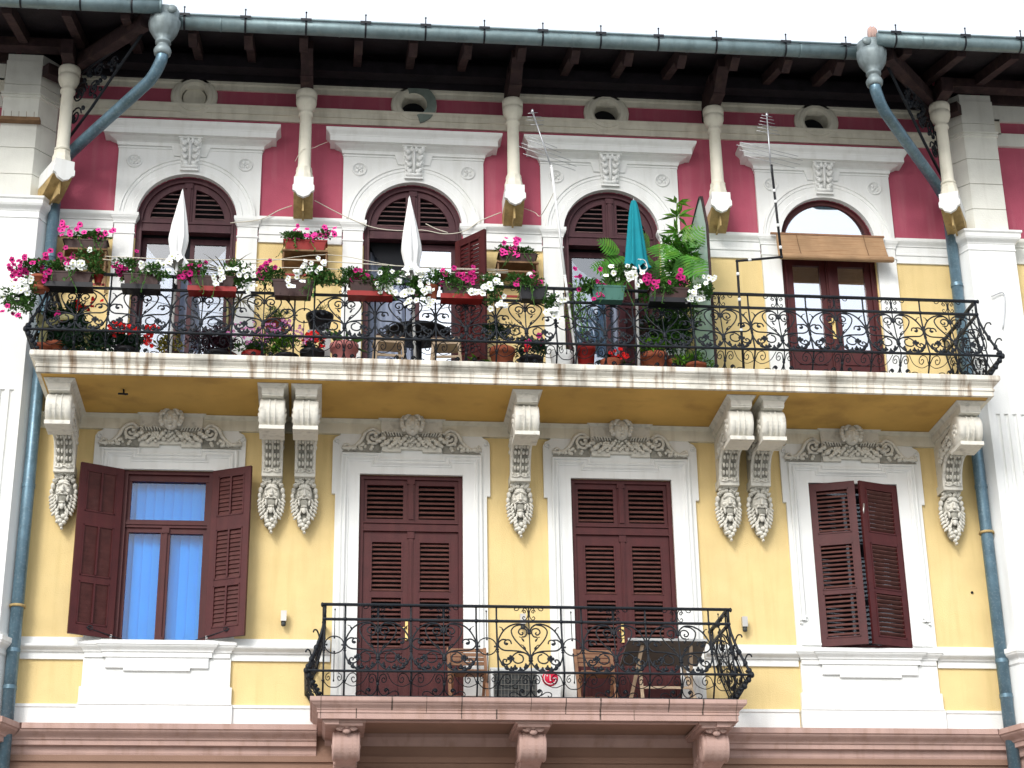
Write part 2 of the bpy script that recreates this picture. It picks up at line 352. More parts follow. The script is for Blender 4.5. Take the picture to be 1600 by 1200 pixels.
# upper window surrounds
def upper_surround(c):
    r = node('window_surround', BLD, (c, 0, 0))
    p = MB(); p.poly([(-.97, 13.03), (-.67, 13.03)]+arc(0, 13.03, .67, PI, 0, 28)[1:-1]+[(.67, 13.03), (.97, 13.03), (.97, 14.16), (-.97, 14.16)], (), -.05, .01)
    A = arc(0, 13.03, .67, PI, 0, 32)
    p.sweep(A, [(0, 0), (0, -.085), (-.075, -.085), (-.085, -.068), (-.17, -.068), (-.18, -.078), (-.215, -.078), (-.225, -.095), (-.25, -.095), (-.255, -.04)], 'xz')
    p.box(-.98, .98, -.062, .01, 14.085, 14.10)
    p.poly([(-.22, 13.98), (.22, 13.98), (.275, 14.17), (-.275, 14.17)], (), -.075, -.03)
    p.build('archivolt', 'white', r)
    co = MB(); mold(co, -.97, .97, .055, [(0, 14.12), (.02, 14.125), (.03, 14.17)]+cyma(.04, 14.175, .12, 14.215, 4)+[(.125, 14.22), (.19, 14.222), (.19, 14.30)]+cyma(.195, 14.305, .25, 14.38, 6)+[(.25, 14.405)])
    co.build('cornice', 'white', r)
    for s in (-1, 1):
        st = MB()
        a, b_ = sorted((s*.685, s*.955)); st.box(a, b_, -.055, .01, 10.43, 12.94)
        mold(st, a, b_, .055, [(.0, 12.77), (.012, 12.775), (.012, 12.795), (0, 12.80)])
        mold(st, a, b_, .055, [(.0, 12.93), (.012, 12.935), (.012, 12.96)]+cyma(.015, 12.965, .045, 13.03, 5)+[(.05, 13.035), (.05, 13.08)])
        st.box(a-.02, b_+.02, -.075, .0, 10.43, 10.62)
        st.build('pilaster_strip', 'white', r)
    k = MB()   # keystone with leaf carving
    k.add([(-.115,-.10,13.76),(.115,-.10,13.76),(.15,-.17,14.24),(-.15,-.17,14.24),(-.115,0,13.76),(.115,0,13.76),(.15,0,14.24),(-.15,0,14.24)], [(0,1,2,3),(4,7,6,5),(0,4,5,1),(1,5,6,2),(2,6,7,3),(3,7,4,0)])
    k.box(-.125, .125, -.13, 0, 13.735, 13.77); k.box(-.165, .165, -.20, 0, 14.20, 14.245)
    for s in (-1, 1):
        for i in range(4):
            z = 13.84+i*.095; y = -.115-.07*(z-13.76)/.48
            k.ell((s*(.055+.010*i), y-.01, z), (.042, .03, .038), 7, 5); k.ell((s*(.088+.009*i), y-.006, z+.035), (.03, .025, .028), 6, 4)
        k.ell((s*.03, -.17, 14.17), (.03, .03, .05), 6, 4); k.ell((s*.12, -.17, 14.185), (.035, .03, .03), 6, 4); k.ell((s*.06, -.13, 13.80), (.045, .03, .03), 6, 4)
    k.tube([(0, -.13, 13.79), (0, -.17, 13.95), (0, -.19, 14.16)], .018, 6); k.lathe([(.028, -.11), (.028, .11)], 8, (0, -.125, 13.79), 'x')
    k.build('keystone', 'white', r)
    for s in (-1, 1):
        q = MB(); q.lathe([(.106, -.045), (.104, -.066), (.086, -.066), (.084, -.055), (.001, -.054)], 24, (s*.75, 0, 13.89), 'y', cap=False)
        for i in range(4):
            t = PI/4+i*PI/2; q.ell((s*.75+.04*math.cos(t), -.058, 13.89+.04*math.sin(t)), (.026, .014, .026), 7, 4)
        q.ell((s*.75, -.062, 13.89), (.018, .014, .018), 6, 4); q.build('rosette', 'white', r)
    return r
S0 = upper_surround(UC[0])
for c in UC[1:]: dup(S0, BLD, (c, 0, 0))

# oculus vents
def oculus(c, fill):
    r = node('oculus_vent', BLD, (c, 0, 0)); q = MB()
    C = arc(0, 14.96, .176, 2*PI, 0, 28)[:-1]
    q.sweep(C, [(0, .22), (0, -.03), (-.03, -.07), (-.075, -.07), (-.08, -.055), (-.115, -.055), (-.145, -.035), (-.15, .02)], 'xz', closed=True, smooth=False)
    q.build('ring', 'cream', r)
    h = MB(); h.lathe([(.19, 0), (.19, .02)], 24, (0, .21, 14.96), 'y'); h.build('back', 'dark', r)
    if fill:
        h = MB(); h.lathe([(.165, .0), (.15, -.012)], 24, (0, .03, 14.96), 'y'); h.box(-.155, .155, .012, .03, 14.985, 14.995); h.build('cover_board', 'cream', r)
for i, c in enumerate(UC): oculus(c, i == 0)
# patched render on the second vent
q = MB(); q.sweep([(-1.37+x, 14.96+z) for x, z in arc(0, 0, .225, PI*.62, -PI*.42, 18)], [(-.09, -.08), (.04, -.082), (.04, -.05), (-.09, -.05)], 'xz')
M['patch'] = mat('grey_green_render_patch', (0.22, 0.27, 0.24), 0.9, 0.15, 8); q.build('render_patch', 'patch', BLD)

# engaged colonnettes under the eaves
def colonnette(x, y, zt, out=False):
    r = node('colonnette', BLD, (x, y, 0)); dz = zt-14.88
    q = MB(); q.lathe([(.085, 13.66+dz*.3), (.10, 13.665+dz*.3), (.105, 13.69+dz*.3), (.09, 13.71+dz*.3), (.088, 13.74), (.080, 14.50+dz), (.10, 14.51+dz), (.10, 14.55+dz), (.085, 14.56+dz), (.085, 14.60+dz), (.115, 14.63+dz), (.14, 14.70+dz), (.143, 14.76+dz), (.12, 14.77+dz), (.145, 14.79+dz), (.148, 14.87+dz), (.14, 14.89+dz)], 24)
    q.lathe([(.13, 13.48), (.128, 13.56), (.11, 13.62), (.11, 13.67)], 8, smooth=False); q.build('shaft', 'cream', r)
    # bracket: cheeks white, belly ochre
    d = -y
    cheek = [(d-.02, 13.50), (d-.02, 13.12)]
    prof = [(0, -.13), ]
    k = MB()
    pl = [(-.13, 13.49), (.13, 13.49), (.13, 13.38), (.145, 13.36), (.145, 13.29), (.105, 13.27), (.075, 13.22), (0, 13.185), (-.075, 13.22), (-.105, 13.27), (-.145, 13.29), (-.145, 13.36), (-.13, 13.38)]
    k.poly(pl, (), -.15, -.10)
    k.box(-.13, .13, -.10, d+.02, 13.28, 13.49); k.build('front_shield', 'white', r)
    w_ = MB(); n = 10
    cur = [(-.09+ (d+.09)*i/n, 13.26-.20*math.sin(PI/2*min(1, i/n*1.15))) for i in range(n+1)]
    for s0, s1 in ((-.13, .13),):
        vs = [(s0, yy, zz) for yy, zz in cur]+[(s1, yy, zz) for yy, zz in cur]+[(s0, cur[0][0], 13.29), (s0, d+.0, 13.29), (s1, cur[0][0], 13.29), (s1, d+.0, 13.29)]
        m_ = n+1
        w_.add(vs, [(i, i+1, m_+i+1, m_+i) for i in range(n)]+[tuple(range(m_))+(2*m_+1, 2*m_), tuple(range(m_, 2*m_))[::-1]+(2*m_+2, 2*m_+3), (0, m_, 2*m_+2, 2*m_)])
    w_.box(-.012, .012, -.02, d, 13.04, 13.28)
    w_.build('bracket_belly', 'bracket_wood', r)
    return r
for x in (-2.87, -.01, 2.84): colonnette(x, -.36, 14.88)
for s in (-1, 1):
    c_ = colonnette(s*6.06, -.60, 14.95); c_.rotation_euler = (0, 0, -s*R(28))

# pilasters on the side bays
def prism(mb, pts, z0, z1):
    n = len(pts); mb.add([(x, y, z0) for x, y in pts]+[(x, y, z1) for x, y in pts], [tuple(range(n)), tuple(range(n, 2*n))]+[(i, (i+1) % n, (i+1) % n+n, i+n) for i in range(n)]); return mb
def mir(path, s): return path if s > 0 else [(-x, y) for x, y in reversed(path)]
for s in (-1, 1):
    r = node('corner_pilaster', BLD)
    Q = [(6.25, .02), (6.25, -.10), (6.47, -.36), (6.95, -.36), (6.95, -.02)]
    q = MB(); prism(q, [(x*s, y) for x, y in [(6.27, .02), (6.27, -.095), (6.475, -.345), (6.94, -.345), (6.94, -.02)]], 13.0, 15.32)
    for z0, z1 in ((13.10, 13.45), (13.462, 13.85), (13.862, 14.25), (14.262, 14.62), (14.70, 14.83), (14.842, 15.21)): prism(q, [(x*s, y) for x, y in Q], z0, z1)
    q.sweep(mir(Q, s), closedp([(.0, 14.62), (.025, 14.63), (.025, 14.65), (.01, 14.655), (.01, 14.67), (.03, 14.675), (.03, 14.70)]))
    q.build('quoin', 'quoin', r)
    Wd = [(6.22, .02), (6.22, -.12), (6.33, -.36), (7.0, -.36), (7.0, -.02)]
    q = MB(); q.sweep(mir(Wd, s), closedp([(.004, 12.80), (.012, 12.805), (.012, 12.82), (.004, 12.83), (.004, 12.90)]+cyma(.01, 12.905, .075, 12.98, 5)+[(.08, 12.99), (.08, 13.04), (.10, 13.06), (.10, 13.09)]))
    prism(q, [(x*s, y) for x, y in Wd], 10.36, 12.80); q.build('capital', 'white', r); q = MB()
    q.sweep(mir(Wd, s), closedp([(.004, 6.95), (.02, 6.97), (.02, 7.0)]+cyma(.02, 7.01, .09, 7.09, 5)+[(.10, 7.10), (.10, 7.16), (.03, 7.18), (.03, 7.22)]))
    q.build('pedestal_cap', 'white', r)
    F = [(6.22, .02), (6.22, -.12), (6.33, -.36)]
    for i in range(5):
        cx = 6.455+i*.115; F += [(cx-.03, -.36)]+[(cx-.03*math.cos(PI*k/6), -.36+.03*math.sin(PI*k/6)) for k in range(1, 6)]+[(cx+.03, -.36)]
    F += [(7.0, -.36), (7.0, -.02)]
    q = MB(); prism(q, [(x*s, y) for x, y in F], 7.42, 10.36); prism(q, [(x*s, y) for x, y in Wd], 7.16, 7.42); q.build('fluted_shaft', 'white', r)
    q = MB(); prism(q, [(x*s, y) for x, y in Wd], 6.1, 7.0); q.build('pedestal', 'white', r)
    q = MB(); a, b_ = sorted((s*7.0, s*10)); mold(q, a, b_, .10, [(.03, 12.73), (.03, 12.97)]+cyma(.05, 12.98, .10, 13.06, 5)+[(.10, 13.09)], False); 
    for z0_, z1_ in ((14.61, 14.82), (15.02, 15.3)): q.build('side_band', 'quoin', r); q = MB(); mold(q, a, b_, .10, [(.05, z0_), (.05, z1_)], False)
    q.build('side_band', 'quoin', r); q = MB(); mold(q, *sorted((s*6.95, s*7.12)), .10, [(.05, 14.8), (.05, 15.05)], False); q.build('side_band', 'cream', r)
q = MB(); q.box(-7.3, -6.42, -.47, -.36, 14.22, 14.27)
for i in range(8): q.tube([(-7.2+i*.1, -.44, 14.26), (-7.2+i*.1, -.47, 14.35)], .003, 4)
q.build('spiked_ledge_board', 'shelf', BLD)
# eaves
ev = node('roof_eaves', BLD)
def slab(mb, x0, x1, ya, za, yb, zb, t): mb.add([(x0,ya,za),(x1,ya,za),(x1,yb,zb),(x0,yb,zb),(x0,ya,za+t),(x1,ya,za+t),(x1,yb,zb+t),(x0,yb,zb+t)], [(0,1,2,3),(7,6,5,4),(0,4,5,1),(1,5,6,2),(2,6,7,3),(3,7,4,0)])
q = MB(); slab(q, -4.86, 4.86, -1.70, 15.08, .35, 15.85, .04)
for s in (-1, 1): a, b_ = sorted((s*4.86, s*10)); slab(q, a, b_, -2.03, 15.06, .35, 15.86, .04)
for i in range(14): pass
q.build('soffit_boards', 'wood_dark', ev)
q = MB(); slab(q, -4.86, 4.86, -1.70, 15.125, 4, 17.28, .06)
for s in (-1, 1): a, b_ = sorted((s*4.862, s*10)); slab(q, a, b_, -2.04, 15.11, 4, 17.2, .06)
q.build('roof_tiles', 'rose_dark', ev)
for i in range(-6, 7):
    x = i*.7275; q = MB(); q.beam((x, -1.60, 15.03), (x, .1, 15.56), .11, .15)
    q.add([(x-.056,-1.60,14.96),(x+.056,-1.60,14.96),(x+.056,-1.25,15.06),(x-.056,-1.25,15.06),(x-.056,-1.36,14.90),(x+.056,-1.36,14.90)], [(0,1,5,4),(4,5,2,3),(0,4,3),(1,2,5)])
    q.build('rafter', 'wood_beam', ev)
for s in (-1, 1):
    for x in (5.2, 5.95, 6.7, 7.45):
        q = MB(); q.beam((s*x, -1.92, 15.02), (s*x, .1, 15.62), .12, .16); q.build('rafter', 'wood_beam', ev)
for x, yy in ((-2.87, -.36), (-.01, -.36), (2.84, -.36)):
    q = MB(); q.box(x-.085, x+.085, -.80, .0, 14.885, 15.12); q.box(x-.085, x+.085, -.62, -.02, 15.12, 15.3)
    q.add([(x-.08,-1.15,15.10),(x+.08,-1.15,15.10),(x+.08,-.80,14.90),(x-.08,-.80,14.90),(x-.08,-1.15,15.22),(x+.08,-1.15,15.22),(x+.08,-.80,15.22),(x-.08,-.80,15.22)], [(0,1,2,3),(4,7,6,5),(0,4,5,1),(1,5,6,2),(2,6,7,3),(3,7,4,0)])
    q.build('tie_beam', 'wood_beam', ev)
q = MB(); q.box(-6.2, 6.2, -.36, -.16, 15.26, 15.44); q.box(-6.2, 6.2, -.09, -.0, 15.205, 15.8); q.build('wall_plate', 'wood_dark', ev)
for s in (-1, 1):
    q = MB(); q.box(*sorted((s*6.1, s*10)), -.62, -.42, 15.29, 15.42); q.box(*sorted((s*6.9, s*10)), -.2, -.1, 15.28, 15.8); q.box(*sorted((s*5.98, s*6.14)), -1.0, 0, 14.96, 15.18)
    q.beam((s*6.06, -.45, 15.06), (s*4.95, -1.80, 14.98), .15, .18); q.beam((s*6.06, -.2, 15.30), (s*5.1, -1.3, 15.28), .14, .16); q.beam((s*5.95, -.1, 15.0), (s*6.4, -.5, 15.0), .14, .16)
    q.build('diagonal_beam', 'wood_beam', ev)
    # openwork corner bracket
    q = MB(); A = Vector((s*6.08, -.35, 0)); B = Vector((s*5.0, -1.62, 0))
    def pp(u, z): p = A.lerp(B, u); return (p.x, p.y, z)
    q.tube([pp(0, 13.95), pp(.35, 14.25), pp(.7, 14.62), pp(1, 14.92)], .022, 6); q.tube([pp(0, 13.9), pp(0, 14.95)], .02, 6); q.tube([pp(0, 14.93), pp(1, 14.95)], .02, 6)
    for (u, z, rr) in ((.12, 14.28, .14), (.16, 14.62, .17), (.36, 14.55, .12), (.42, 14.78, .11), (.62, 14.76, .09), (.10, 14.85, .06), (.28, 14.84, .07)):
        q.tube([pp(u+rr*(1-k/26)*math.cos(k*.5)*.62, z+rr*(1-k/26)*math.sin(k*.5)) for k in range(24)], .012, 5)
    for k in range(26):
        u = random.random()*.7; z0 = 14.05+.85*u; z = z0+random.random()*(14.9-z0)
        q.ell(pp(u, z), (.03, .015, .04), 5, 4)
    q.build('openwork_bracket', 'iron', ev)
# gutters
gt = node('gutter', BLD)
def gutter(x0, x1, y):
    q = MB(); n = 14; r_ = .095
    xs_ = [x0+(x1-x0)*i/4 for i in range(5)]
    q.tube([(x, y, 15.04) for x in xs_], r_, 18)
    q.tube([(x, y-.09, 15.11) for x in xs_], .016, 8); k = x0+.6
    while k < x1: q.lathe([(r_+.005, 0), (r_+.005, .02)], 18, (k, y, 15.04), 'x', cap=False); k += 1.55
    q.build('trough', 'zinc', gt)
gutter(-4.60, 4.60, -1.72); gutter(-10, -4.73, -2.06); gutter(4.73, 10, -2.06)
for y, L_ in ((-1.72, [-4.46, -3.67, -2.88, -2.1, -1.31, -.53, .25, 1.03, 1.81, 2.60, 3.55, 4.38]), (-2.06, [-7.3, -6.5, -5.75, -5.1, 4.97, 5.93, 6.70, 7.5])):
    for x in L_:
        q = MB(); q.lathe([(.104, -.012), (.104, .012)], 16, (x, y, 15.04), 'x', cap=False); q.box(x-.07, x+.07, y-.115, y-.10, 15.085, 15.12); q.tube([(x, y-.105, 15.1), (x, y-.11, 15.21)], .008, 5); q.ell((x, y-.11, 15.21), (.014, .014, .014), 6, 4)
        q.build('strap', 'iron', gt)
# rainwater heads and downpipes
for s in (-1, 1):
    r = node('downpipe', BLD)
    X = s*4.70
    q = MB(); q.lathe([(.085, 14.42), (.105, 14.44), (.115, 14.49), (.10, 14.53), (.075, 14.56), (.075, 14.59), (.10, 14.60), (.10, 14.63), (.085, 14.65), (.13, 14.70), (.18, 14.79), (.20, 14.88), (.20, 14.95), (.17, 14.955), (.185, 15.02), (.185, 15.08)], 32, (X, -1.88, 0), fold=lambda t, j: 1+.035*math.cos(t*12)*(1 if 8 < j < 13 else 0))
    q.ell((X+s*-.10, -2.04, 15.03), (.07, .035, .06), 10, 6); q.build('rainwater_head', 'head_zinc', r)
    pts = spline([(X, -1.88, 14.46), (X+s*.015, -1.87, 14.34), (X+s*.12, -1.75, 14.18), (X+s*.30, -1.54, 14.10), (s*5.85, -.52, 13.86), (s*6.06, -.26, 13.78), (s*6.16, -.20, 13.62), (s*6.165, -.20, 13.3)], 5)
    q = MB(); q.tube(pts, .078, 16)
    q.tube([(s*6.165, -.20, 13.3), (s*6.165, -.20, 5.2)], .078, 16)
    for z in (12.3, 11.3, 9.1 if s < 0 else 9.35, 7.0, 6.55): q.lathe([(.085, z), (.085, z+.05)], 16, (s*6.165, -.20, 0), cap=False)
    q.build('pipe', 'pipe', r)
    z = 7.56 if s < 0 else 8.72
    q = MB(); q.lathe([(.10, z), (.10, z+.03)], 16, (s*6.165, -.20, 0)); q.build('pipe_clamp', 'bracket_wood', r)
q = MB()
for i in range(5): q.ell((4.66+.02*i, -2.0, 15.17+.02*(i % 2)), (.03, .05, .10), 8, 6)
q.build('ridge_ornament', 'rose', ev)

# lower surrounds with carved crowns
def spiral_pts(cx, cz, r0, r1, a0, turns, n, y):
    return [(cx+(r0+(r1-r0)*i/n)*math.cos(a0+turns*2*PI*i/n), y, cz+(r0+(r1-r0)*i/n)*math.sin(a0+turns*2*PI*i/n)) for i in range(n+1)]
def head(mb, c, sc, hair=True):
    cx, cy, cz = c
    def e(x, y, z, a, b_, d, n=8, m=6): mb.ell((cx+x*sc, cy+y*sc, cz+z*sc), (a*sc, b_*sc, d*sc), n, m)
    e(0, -.05, 0, .085, .085, .115, 14, 10); e(0, -.142, -.005, .017, .022, .034); e(0, -.125, -.045, .032, .018, .010); e(0, -.125, -.062, .026, .018, .010); e(0, -.12, -.095, .028, .02, .02)
    for s in (-1, 1):
        e(s*.035, -.125, .033, .022, .012, .008); e(s*.035, -.122, .013, .014, .010, .008); e(s*.045, -.11, -.025, .022, .018, .022)
    if hair:
        for i in range(15):
            t = R(-35)+R(250)*i/14; e(.108*math.cos(t), -.06, .02+.12*math.sin(t), .030, .035, .030, 7, 5)
        for i in range(10):
            t = R(15)+R(150)*i/9; e(.075*math.cos(t), -.11, .03+.085*math.sin(t), .024, .024, .022, 6, 4)
def crown():
    k = MB()
    k.poly([(-.385, 9.73), (-.14, 9.73), (-.14, 9.765), (.14, 9.765), (.14, 9.73), (.385, 9.73), (.40, 10.17), (-.40, 10.17)], (), -.10, -.02)
    mold(k, -.40, .40, .10, [(0, 10.15), (.02, 10.16)]+cyma(.02, 10.165, .05, 10.19, 3)+[(.05, 10.21)])
    for s in (-1, 1):
        # big volute
        sp = spiral_pts(s*.50, 9.93, .020, .095, 0 if s > 0 else PI, 1.35*(-s), 30, -.085)
        k.tube(sp, .021, 6)
        body = spline([(s*.41, -.08, 9.98), (s*.50, -.08, 10.045), (s*.60, -.08, 9.99), (s*.66, -.075, 9.88), (s*.74, -.07, 9.80), (s*.84, -.07, 9.775), (s*.90, -.065, 9.79)], 4)
        k.tube(body, .026, 6); k.tube(spiral_pts(s*.845, 9.795, .012, .05, 0, 1.2*s, 16, -.07), .016, 5)
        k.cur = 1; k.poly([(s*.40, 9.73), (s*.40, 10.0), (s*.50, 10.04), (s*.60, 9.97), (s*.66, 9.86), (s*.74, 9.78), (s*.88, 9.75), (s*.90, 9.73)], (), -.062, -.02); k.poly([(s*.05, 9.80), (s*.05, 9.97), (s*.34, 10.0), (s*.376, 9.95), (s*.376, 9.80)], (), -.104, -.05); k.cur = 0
        rnd = random.Random(3)
        for i in range(16):
            x = .42+rnd.random()*.36; top = 9.98-(x-.42)*.6; z = 9.76+rnd.random()*max(.02, top-9.78)
            k.ell((s*x, -.078, z), (.016+.014*rnd.random(), .034, .016+.012*rnd.random()), 6, 4)
        # garland
        for i in range(26):
            t = i/25; x = .05+.42*t; z = 9.885-.05*math.sin(PI*t)+(.03 if i % 2 else -.025)+.03*math.sin(i*2.1)
            rr = .022+.014*rnd.random(); k.ell((s*x, -.125, z), (rr, .04, rr*.9), 7, 5)
        for i in range(7):
            k.tube([(s*(.13+.035*i), -.115, 9.94), (s*(.15+.037*i), -.135, 9.985+.012*(i % 3)), (s*(.18+.037*i), -.12, 9.98)], .010, 5)
        for i in range(8): t = i*PI/4; k.ell((s*.20+.035*math.cos(t), -.135, 9.875+.035*math.sin(t)), (.018, .014, .018), 6, 4)
        k.ell((s*.20, -.145, 9.875), (.018, .014, .018), 6, 4)
    for i in range(7): k.ell((.02*((i % 3)-1), -.12, 9.80+.022*i), (.022, .028, .022), 6, 4)
    return k
def lower_surround(i):
    c, hw, sx = LC[i], LH[i], (1 if i in (1, 2) else .937); r = node('window_surround', BLD, (c, 0, 0))
    z0 = 6.28 if i in (1, 2) else 7.20
    L_ = [(-hw, z0), (-.975*sx, z0), (-.975*sx, 9.16), (-1.02*sx, 9.16), (-1.02*sx, 9.83), (-1.02*sx, 9.88), (-.99*sx, 9.93), (-.93*sx, 9.96), (-.905*sx, 10.0), (-.90*sx, 10.08)]
    o = L_+[(-x, z) for x, z in reversed(L_)]+[(hw, 9.44), (-hw, 9.44)]
    p = MB(); p.poly(o, (), -.045, .01)
    for s in (-1, 1):
        p.tube(spiral_pts(s*.965*sx, 9.875, .008, .042, 0, 1.2*s, 14, -.05), .010, 5)
    f = .865*sx; g_ = .46*sx; b_ = z0 if i in (1, 2) else 7.56
    path = [(-f, b_), (-f, 9.665), (-g_, 9.665), (-g_, 9.60), (g_, 9.60), (g_, 9.665), (f, 9.665), (f, b_)]
    p.sweep(path, [(-.05, -.04), (-.05, -.075), (-.035, -.082), (-.02, -.075), (-.02, -.062), (.005, -.062), (.005, -.085), (.02, -.088), (.03, -.078), (.045, -.06), (.06, -.058), (.06, -.04)], 'xz')
    if i in (0, 3):
        for s in (-1, 1):
            for k in range(3): p.box(*sorted((s*(f-.05+.035*k), s*(f-.02+.035*k))), -.085, -.04, 7.60-.04*k if s > 0 else 7.60-.04*k, 7.62-.04*k)
            p.box(*sorted((s*(hw+.0), s*(hw+.26))), -.065, -.04, 7.24, 7.27)
    p.build('plate', 'white', r)
    if i == 0:
        k = crown(); k.build('carved_crown', ['carved', 'grime_shade'], r)
        h = MB(); head(h, (0, -.13, 10.065), 1.22); h.build('carved_head', 'carved', r)
    else:
        dup(CROWN[0], r); dup(CROWN[1], r)
    return r
CROWN = [None, None]
r0 = lower_surround(0); CROWN = [[c for c in r0.children if c.name.startswith('carved_crown')][0], [c for c in r0.children if c.name.startswith('carved_head')][0]]
for i in (1, 2, 3): lower_surround(i)
# sills and aprons of the two windows
for i in (0, 3):
    c = LC[i]; q = MB()
    q.box(c-.89, c+.89, -.05, .01, 6.62, 7.01); q.box(c-.915, c+.915, -.062, .01, 6.425, 6.63); q.box(c-.93, c+.93, -.075, .01, 6.14, 6.415)
    q.box(c-.92, c+.92, -.085, .01, 6.410, 6.425)
    q.poly([(c-.62, 6.86), (c-.40, 6.86), (c-.40, 6.825), (c+.40, 6.825), (c+.40, 6.86), (c+.62, 6.86), (c+.62, 7.01), (c-.62, 7.01)], (), -.085, -.03)
    P_ = [(0, 6.99), (0, 7.05), (.015, 7.055)]+cyma(.015, 7.06, .065, 7.13, 5)+[(.075, 7.135), (.075, 7.17), (.02, 7.20)]
    mold(q, c-.88, c+.88, .07, P_); mold(q, c-.66, c+.66, .10, P_)
    q.build('window_sill', 'white', BLD)

# cornice moulding under the balcony soffit, wrapping round the consoles
CP = [(.0, 10.05), (.0, 10.125), (.01, 10.13)]+cyma(.015, 10.135, .055, 10.172, 4)
XC = (-5.74, -3.15, -2.735, .02, 2.755, 3.175, 5.755)
q = MB(); mold(q, -6.2, 6.2, .05, CP, False); mold(q, -6.22, 6.22, .0, [(.055, 9.98), (.055, 10.06)], False); q.build('soffit_cornice', 'cream', BLD)
def mask(mb, cx, cy, ztop, h, w_):
    # cx, cy: wall-side centre; a bearded, open-mouthed face under curled hair, ending in a cluster of fruit
    E = lambda x, y, z, a, b_, c, rot=0, n=9, m=6: mb.ell((cx+x, cy-y, ztop+z), (a, b_, c), n, m, Matrix.Rotation(rot, 3, 'Y') if rot else None)
    rnd = random.Random(4)
    mb.cur = 1; E(0, .00, -.30, .150, .07, .29, 0, 16, 10); E(0, .0, -.56, .085, .06, .14, 0, 12, 8); E(0, .125, -.375, .055, .022, .055, 0, 10, 6); mb.cur = 0  # dark ground and mouth hollow, recess shade put into the colour
    E(0, .055, -.245, .098, .085, .135, 0, 16, 12)                               # face
    E(0, .115, -.155, .075, .035, .035)                                          # forehead
    for s in (-1, 1):
        E(s*.048, .138, -.185, .046, .024, .013, s*.42)                          # brow
        E(s*.040, .118, -.212, .017, .014, .011); E(s*.052, .124, -.238, .026, .010, .006, s*.35)
        E(s*.062, .105, -.270, .030, .034, .030, s*.5)                           # cheek
        E(s*.040, .145, -.312, .044, .024, .015, -s*.55 if False else s*.45)     # moustache
        E(s*.066, .118, -.365, .015, .030, .050, s*.10)                          # mouth sides
        E(s*.138, .05, -.19, .030, .05, .045); E(s*.150, .045, -.26, .026, .04, .04)
        for i in range(6):                                                        # beard leaves along the edge
            z = -.32-.045*i; x = .150-.006*i-.010*max(0, i-3); E(s*x, .045, z, .020, .035, .042, -s*.75)
            E(s*(x-.045), .075, z-.02, .016, .030, .042, -s*.45)
        for i in range(4): E(s*(.03+.012*i), .10-.01*i, -.45-.035*i, .015, .028, .040, -s*.25)
        for i, (x, z, r_) in enumerate(((.03, -.10, .034), (.075, -.105, .034), (.115, -.13, .034), (.055, -.06, .03), (.10, -.075, .03), (.02, -.045, .026))):
            E(s*x, .105-.25*x, z, r_, .045, r_*.72, s*(.5 if i % 2 else -.4)); mb.tube([(cx+s*x+.022*math.cos(t*.8)*(1-t/12), cy-.15+.25*x, ztop+z+.020*math.sin(t*.8)*(1-t/12)) for t in range(9)], .007, 4)
    E(0, .165, -.252, .020, .034, .052); E(0, .175, -.285, .030, .026, .016)      # nose
    E(0, .150, -.322, .035, .018, .010)                                          # upper lip
    E(0, .135, -.425, .044, .026, .014); E(0, .115, -.385, .025, .012, .016)      # lower lip and tongue
    E(0, .120, -.470, .030, .028, .045)
    for x, z, r_ in ((-.045, -.60, .034), (.02, -.585, .034), (.062, -.615, .028), (-.015, -.645, .034), (.035, -.665, .030), (-.05, -.655, .024), (0, -.70, .028), (.012, -.745, .020)):
        E(x, .055, z, r_, .042, r_*.95)
